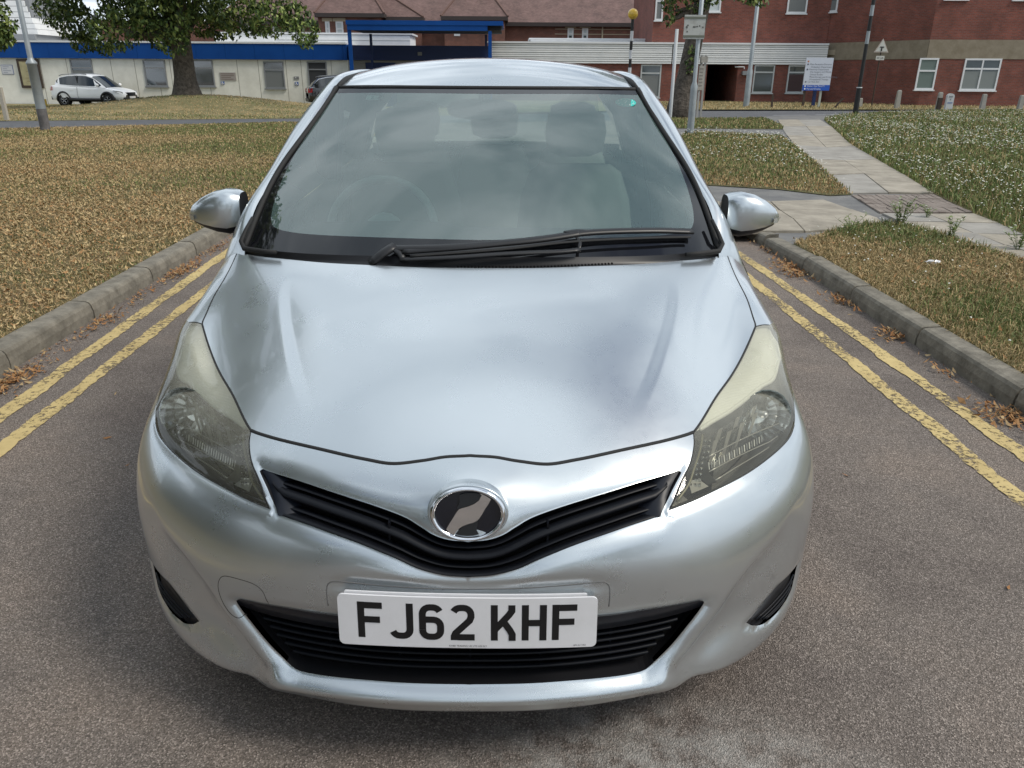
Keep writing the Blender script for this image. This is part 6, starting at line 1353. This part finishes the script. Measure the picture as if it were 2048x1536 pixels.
for px,py,pt_,dx,lb in ((1543,215,190,.0,'thin weathered timber stake under the left pane window'),(1665,216,196,.45,'leaning timber stake right of the direction sign')):
    b=P0(px,py,.06); h=topz(px,pt_,b[1])-b[2]; o=MB().hexa([b+[-.04,-.04,-.1],b+[.04,-.04,-.1],b+[.04,.04,-.1],b+[-.04,.04,-.1]],[b+[-.04+dx,-.04,h],b+[.04+dx,-.04,h],b+[.04+dx,.04,h],b+[-.04+dx,.04,h]]).build('timber_stake',darkm,None); tag(o,lb,'stake')
# left: pale wooden post and yellow marker
b=P0(14,240,.05); h=topz(4,175,b[1])-b[2]; o=MB().box((b[0],b[1],b[2]+h/2),(.11,.11,h)).build('wooden_post',mat('pale_wood',(.40,.36,.29),.8),None); tag(o,'pale slim wooden post at the left border beside the far road','post')
c=atY(88,207,41); o=MB().box((c[0],c[1],c[2]),(.26,.12,.42)).build('hydrant_marker',mat('hydrant_yellow',(.45,.30,.04),.7),None); tag(o,'small yellow hydrant marker with a black H beside the white car','marker')
MB().box((c[0],c[1]-.063,c[2]-.35),(.10,.06,.5)).build('marker_post',greym,o); text_obj('marker_text','H',.24,lambda x,y:(c[0]+x,c[1]-.065,c[2]+y),zeb[0],o)
# far road centre dashes
for i,(xa,ya) in enumerate(((10.6,30.9),(12.6,31.7),(15.4,33.0))):
    d=np.array([.94,.34]); nn_=np.array([-.34,.94]); p=np.array([xa,ya]); q_=[p,p+d*1.6,p+d*1.6+nn_*.14,p+nn_*.14]; o=mesh('road_dash',[(x,y,.009) for x,y in q_],[(0,1,2,3)],mat('road_white',(.42,.42,.42),.8)); o['kind']='structure'
# ================================================================== parked cars in the distance
def smallcar(name,loc,rz,paint_,lab,rear_view=False):
    """compact SUV, nose towards +x before rotation"""
    Cc=empty(name,loc,lab,'car',None,rz); link.world=False
    L_=4.28; prof_b=[(-2.10,.50),(-2.13,.80),(-2.08,1.02),(-1.95,1.10)]
    # body lower hull : stations along x with section half width and z
    st=[(-2.14,.62,.38,.78),(-2.10,.76,.34,.98),(-1.95,.84,.33,1.06),(-1.4,.885,.33,1.05),(-.5,.89,.33,1.02),(.4,.89,.33,.99),(1.0,.88,.33,.97),(1.55,.84,.33,.90),(1.92,.76,.33,.80),(2.08,.66,.36,.68),(2.14,.52,.40,.60)]
    rows_=[]
    for x,w,z0,z1 in st:
        zm=(z0+z1)/2; rows_.append([(x,-w*.9,z0),(x,-w*.99,z0+.12),(x,-w,zm),(x,-w*.985,z1-.10),(x,-w*.90,z1),(x,-w*.5,z1+.035),(x,0,z1+.045),(x,w*.5,z1+.035),(x,w*.90,z1),(x,w*.985,z1-.10),(x,w,zm),(x,w*.99,z0+.12),(x,w*.9,z0)])
    PT=Patch(rows_,False); S=np.arange(0,12.01,.5); T=np.arange(0,10.01,.25); g_=PT.P(np.array([(s,t) for t in T for s in S])).reshape(len(T),len(S),3)
    b=MB().grid(g_); k=len(S); b.f+=[tuple(range(k)),tuple(range((len(T)-1)*k,len(T)*k))[::-1]]; body=b.build('body',paint_,Cc,True)
    # greenhouse
    gh=[(-2.0,.60,1.02,.98),(-1.78,.66,1.30,1.02),(-1.55,.70,1.50,1.03),(-1.1,.70,1.60,1.03),(-.4,.70,1.655,1.02),(.1,.69,1.63,1.01),(.42,.66,1.55,1.0),(.85,.68,1.28,.98),(1.22,.72,1.0,.95)]
    roofr=[];
    for x,w,zt,zb in gh: roofr.append([(x,-w,zt-.05),(x,-w*.82,zt-.008),(x,0,zt+.012),(x,w*.82,zt-.008),(x,w,zt-.05)])
    MB().grid([[q for q in r_] for r_ in roofr[1:7]]).build('roof',paint_,Cc,True)
    dg=mat('car_glass',(.02,.026,.028),.05,spec=1.)
    MB().grid([roofr[6],roofr[7],roofr[8]]).build('windscreen',dg,Cc,True); MB().grid([roofr[0],roofr[1]]).build('rear_window',dg,Cc,True)
    for s in (1,-1):
        top=[(x,s*w,zt-.05) for x,w,zt,zb in gh]; bot=[(x,s*.84,zb) for x,w,zt,zb in gh]; MB().grid([top,bot] if s<0 else [bot,top]).build('side_frame',paint_,Cc,True)
        up_=[(-1.72,1.33),(-1.45,1.46),(-1.0,1.54),(-.4,1.57),(.1,1.55),(.5,1.42),(1.02,1.05)]; lo=[(-1.72,1.22),(-1.4,1.13),(-1.0,1.10),(-.4,1.07),(.1,1.055),(.5,1.045),(1.0,1.03)]
        def sidey(x,z): 
            zt=np.interp(x,[g_[0] for g_ in gh],[g_[2]-.05 for g_ in gh]); w=np.interp(x,[g_[0] for g_ in gh],[g_[1] for g_ in gh]); zb=np.interp(x,[g_[0] for g_ in gh],[g_[3] for g_ in gh]); f=np.clip((zt-z)/(zt-zb),0,1); return w+(.84-w)*f+.012
        G_=[[(x,s*sidey(x,z),z) for x,z in up_],[(x,s*sidey(x,z),z) for x,z in lo]]; MB().grid(G_ if s<0 else G_[::-1]).build('side_window',dg,Cc,True)
        MB().tube([(x,s*(sidey(x,1.3)+.012),z) for x,z in ((-.42,1.56),(-.40,1.3),(-.38,1.06))],.025,4).build('door_pillar',blackp,Cc)
        for x in (-1.32,1.28):
            MB().lathe((x,s*.62,.335),(0,s,0),[(.19,0),(.30,0),(.335,.04),(.335,.22),(.31,.265),(.20,.265)],26).build('wheel',rubber,Cc,True)
            rm=MB().lathe((x,s*.86,.335),(0,s,0),[(.205,.015),(.19,.02),(.18,-.03)],20)
            for k in range(5):
                a=2*math.pi*k/5+.3; rm.tube([(x+.03*math.cos(a),s*.875,.335+.03*math.sin(a)),(x+.18*math.cos(a),s*.885,.335+.18*math.sin(a))],.024,5)
            rm.build('rim',mat('alloy',(.55,.56,.58),.3,.9),Cc,True)
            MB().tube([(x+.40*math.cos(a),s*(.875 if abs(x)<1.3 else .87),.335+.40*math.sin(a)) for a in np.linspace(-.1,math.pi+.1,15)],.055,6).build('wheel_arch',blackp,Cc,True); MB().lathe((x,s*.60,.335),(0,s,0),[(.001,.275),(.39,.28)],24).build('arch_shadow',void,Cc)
        MB().tube([(-.95,s*.895,.37),(.9,s*.895,.36)],.075,6).build('sill_cladding',blackp,Cc,True)
        m_=MB(); m_.lathe((.88,s*1.0,1.10),(1,0,0),[(.001,-.07),(.075,-.05),(.09,.0),(.07,.06),(.001,.08)],12); m_.build('door_mirror',paint_,Cc,True)
        MB().tube([(.9,s*.86,1.02),(.88,s*.98,1.06)],.03,6).build('mirror_stalk',blackp,Cc)
        MB().tube([(-1.55,s*.62,1.56),(-1.3,s*.64,1.625),(-.3,s*.63,1.67),(.1,s*.62,1.63)],.022,6).build('roof_rail',greym,Cc,True)
        for x in (-.75,.30): MB().box((x,s*.905,.86),(.16,.02,.03)).build('door_handle',paint_,Cc)
        MB().tube([(-.42,s*.90,1.0),(-.44,s*.905,.6),(-.40,s*.90,.42)],.008,4).build('door_gap',greym,Cc)
        q=[(1.60,s*.80,.83),(1.85,s*.74,.80),(2.04,s*.62,.74),(2.04,s*.62,.66),(1.85,s*.76,.68),(1.62,s*.835,.76)]; MB().add([(x+.03,y*1.03,z+.02) for x,y,z in q],[(0,1,2,3,4,5)] ).build('headlight',mat('lamp_clear',(.55,.57,.6),.1,.5,1),Cc)
        MB().lathe((2.02,s*.55,.50),(1,0,0),[(.08,0),(.08,.07),(.001,.08)],12).build('fog_lamp',greym,Cc)
        MB().hexa([(-2.16,s*.52,.80),(-2.16,s*.74,.80),(-1.95,s*.87,.82),(-1.95,s*.5,.82)],[(-2.14,s*.52,1.0),(-2.14,s*.72,1.0),(-1.93,s*.86,1.02),(-1.93,s*.5,1.02)]).build('tail_light',mat('tail_red',(.35,.01,.015),.2,coat=1),Cc)
    MB().hexa([(2.10,-.34,.56),(2.19,-.30,.56),(2.19,.30,.56),(2.10,.34,.56)],[(2.06,-.42,.72),(2.15,-.38,.74),(2.15,.38,.74),(2.06,.42,.72)]).build('front_grille',blackg,Cc)
    MB().box((2.10,0,.43),(.12,1.3,.12)).build('bumper_insert',blackp,Cc); MB().box((-2.12,0,.42),(.10,1.45,.16)).build('rear_bumper_insert',blackp,Cc); MB().box((2.19,0,.49),(.02,.52,.11)).build('number_plate',whitep,Cc); MB().box((0,0,.30),(3.6,1.6,.1)).build('floor_pan',void,Cc)
    link.world=True; return Cc
wpaint=mat('white_car_paint',(.87,.88,.88),.35,0,.4); bpaint=mat('black_car_paint',(.012,.013,.015),.2,0,1)
pc=atY(190,180,44.0)
smallcar('parked_car',(pc[0],44.0,-.30),R(-9),wpaint,'white compact suv parked in front of the white wing, left of the tree trunk')
pc=atY(690,190,43.0)
smallcar('parked_car',(pc[0],43.6,-.30),R(20),bpaint,'black car mostly hidden behind the left windscreen pillar of the silver hatchback')
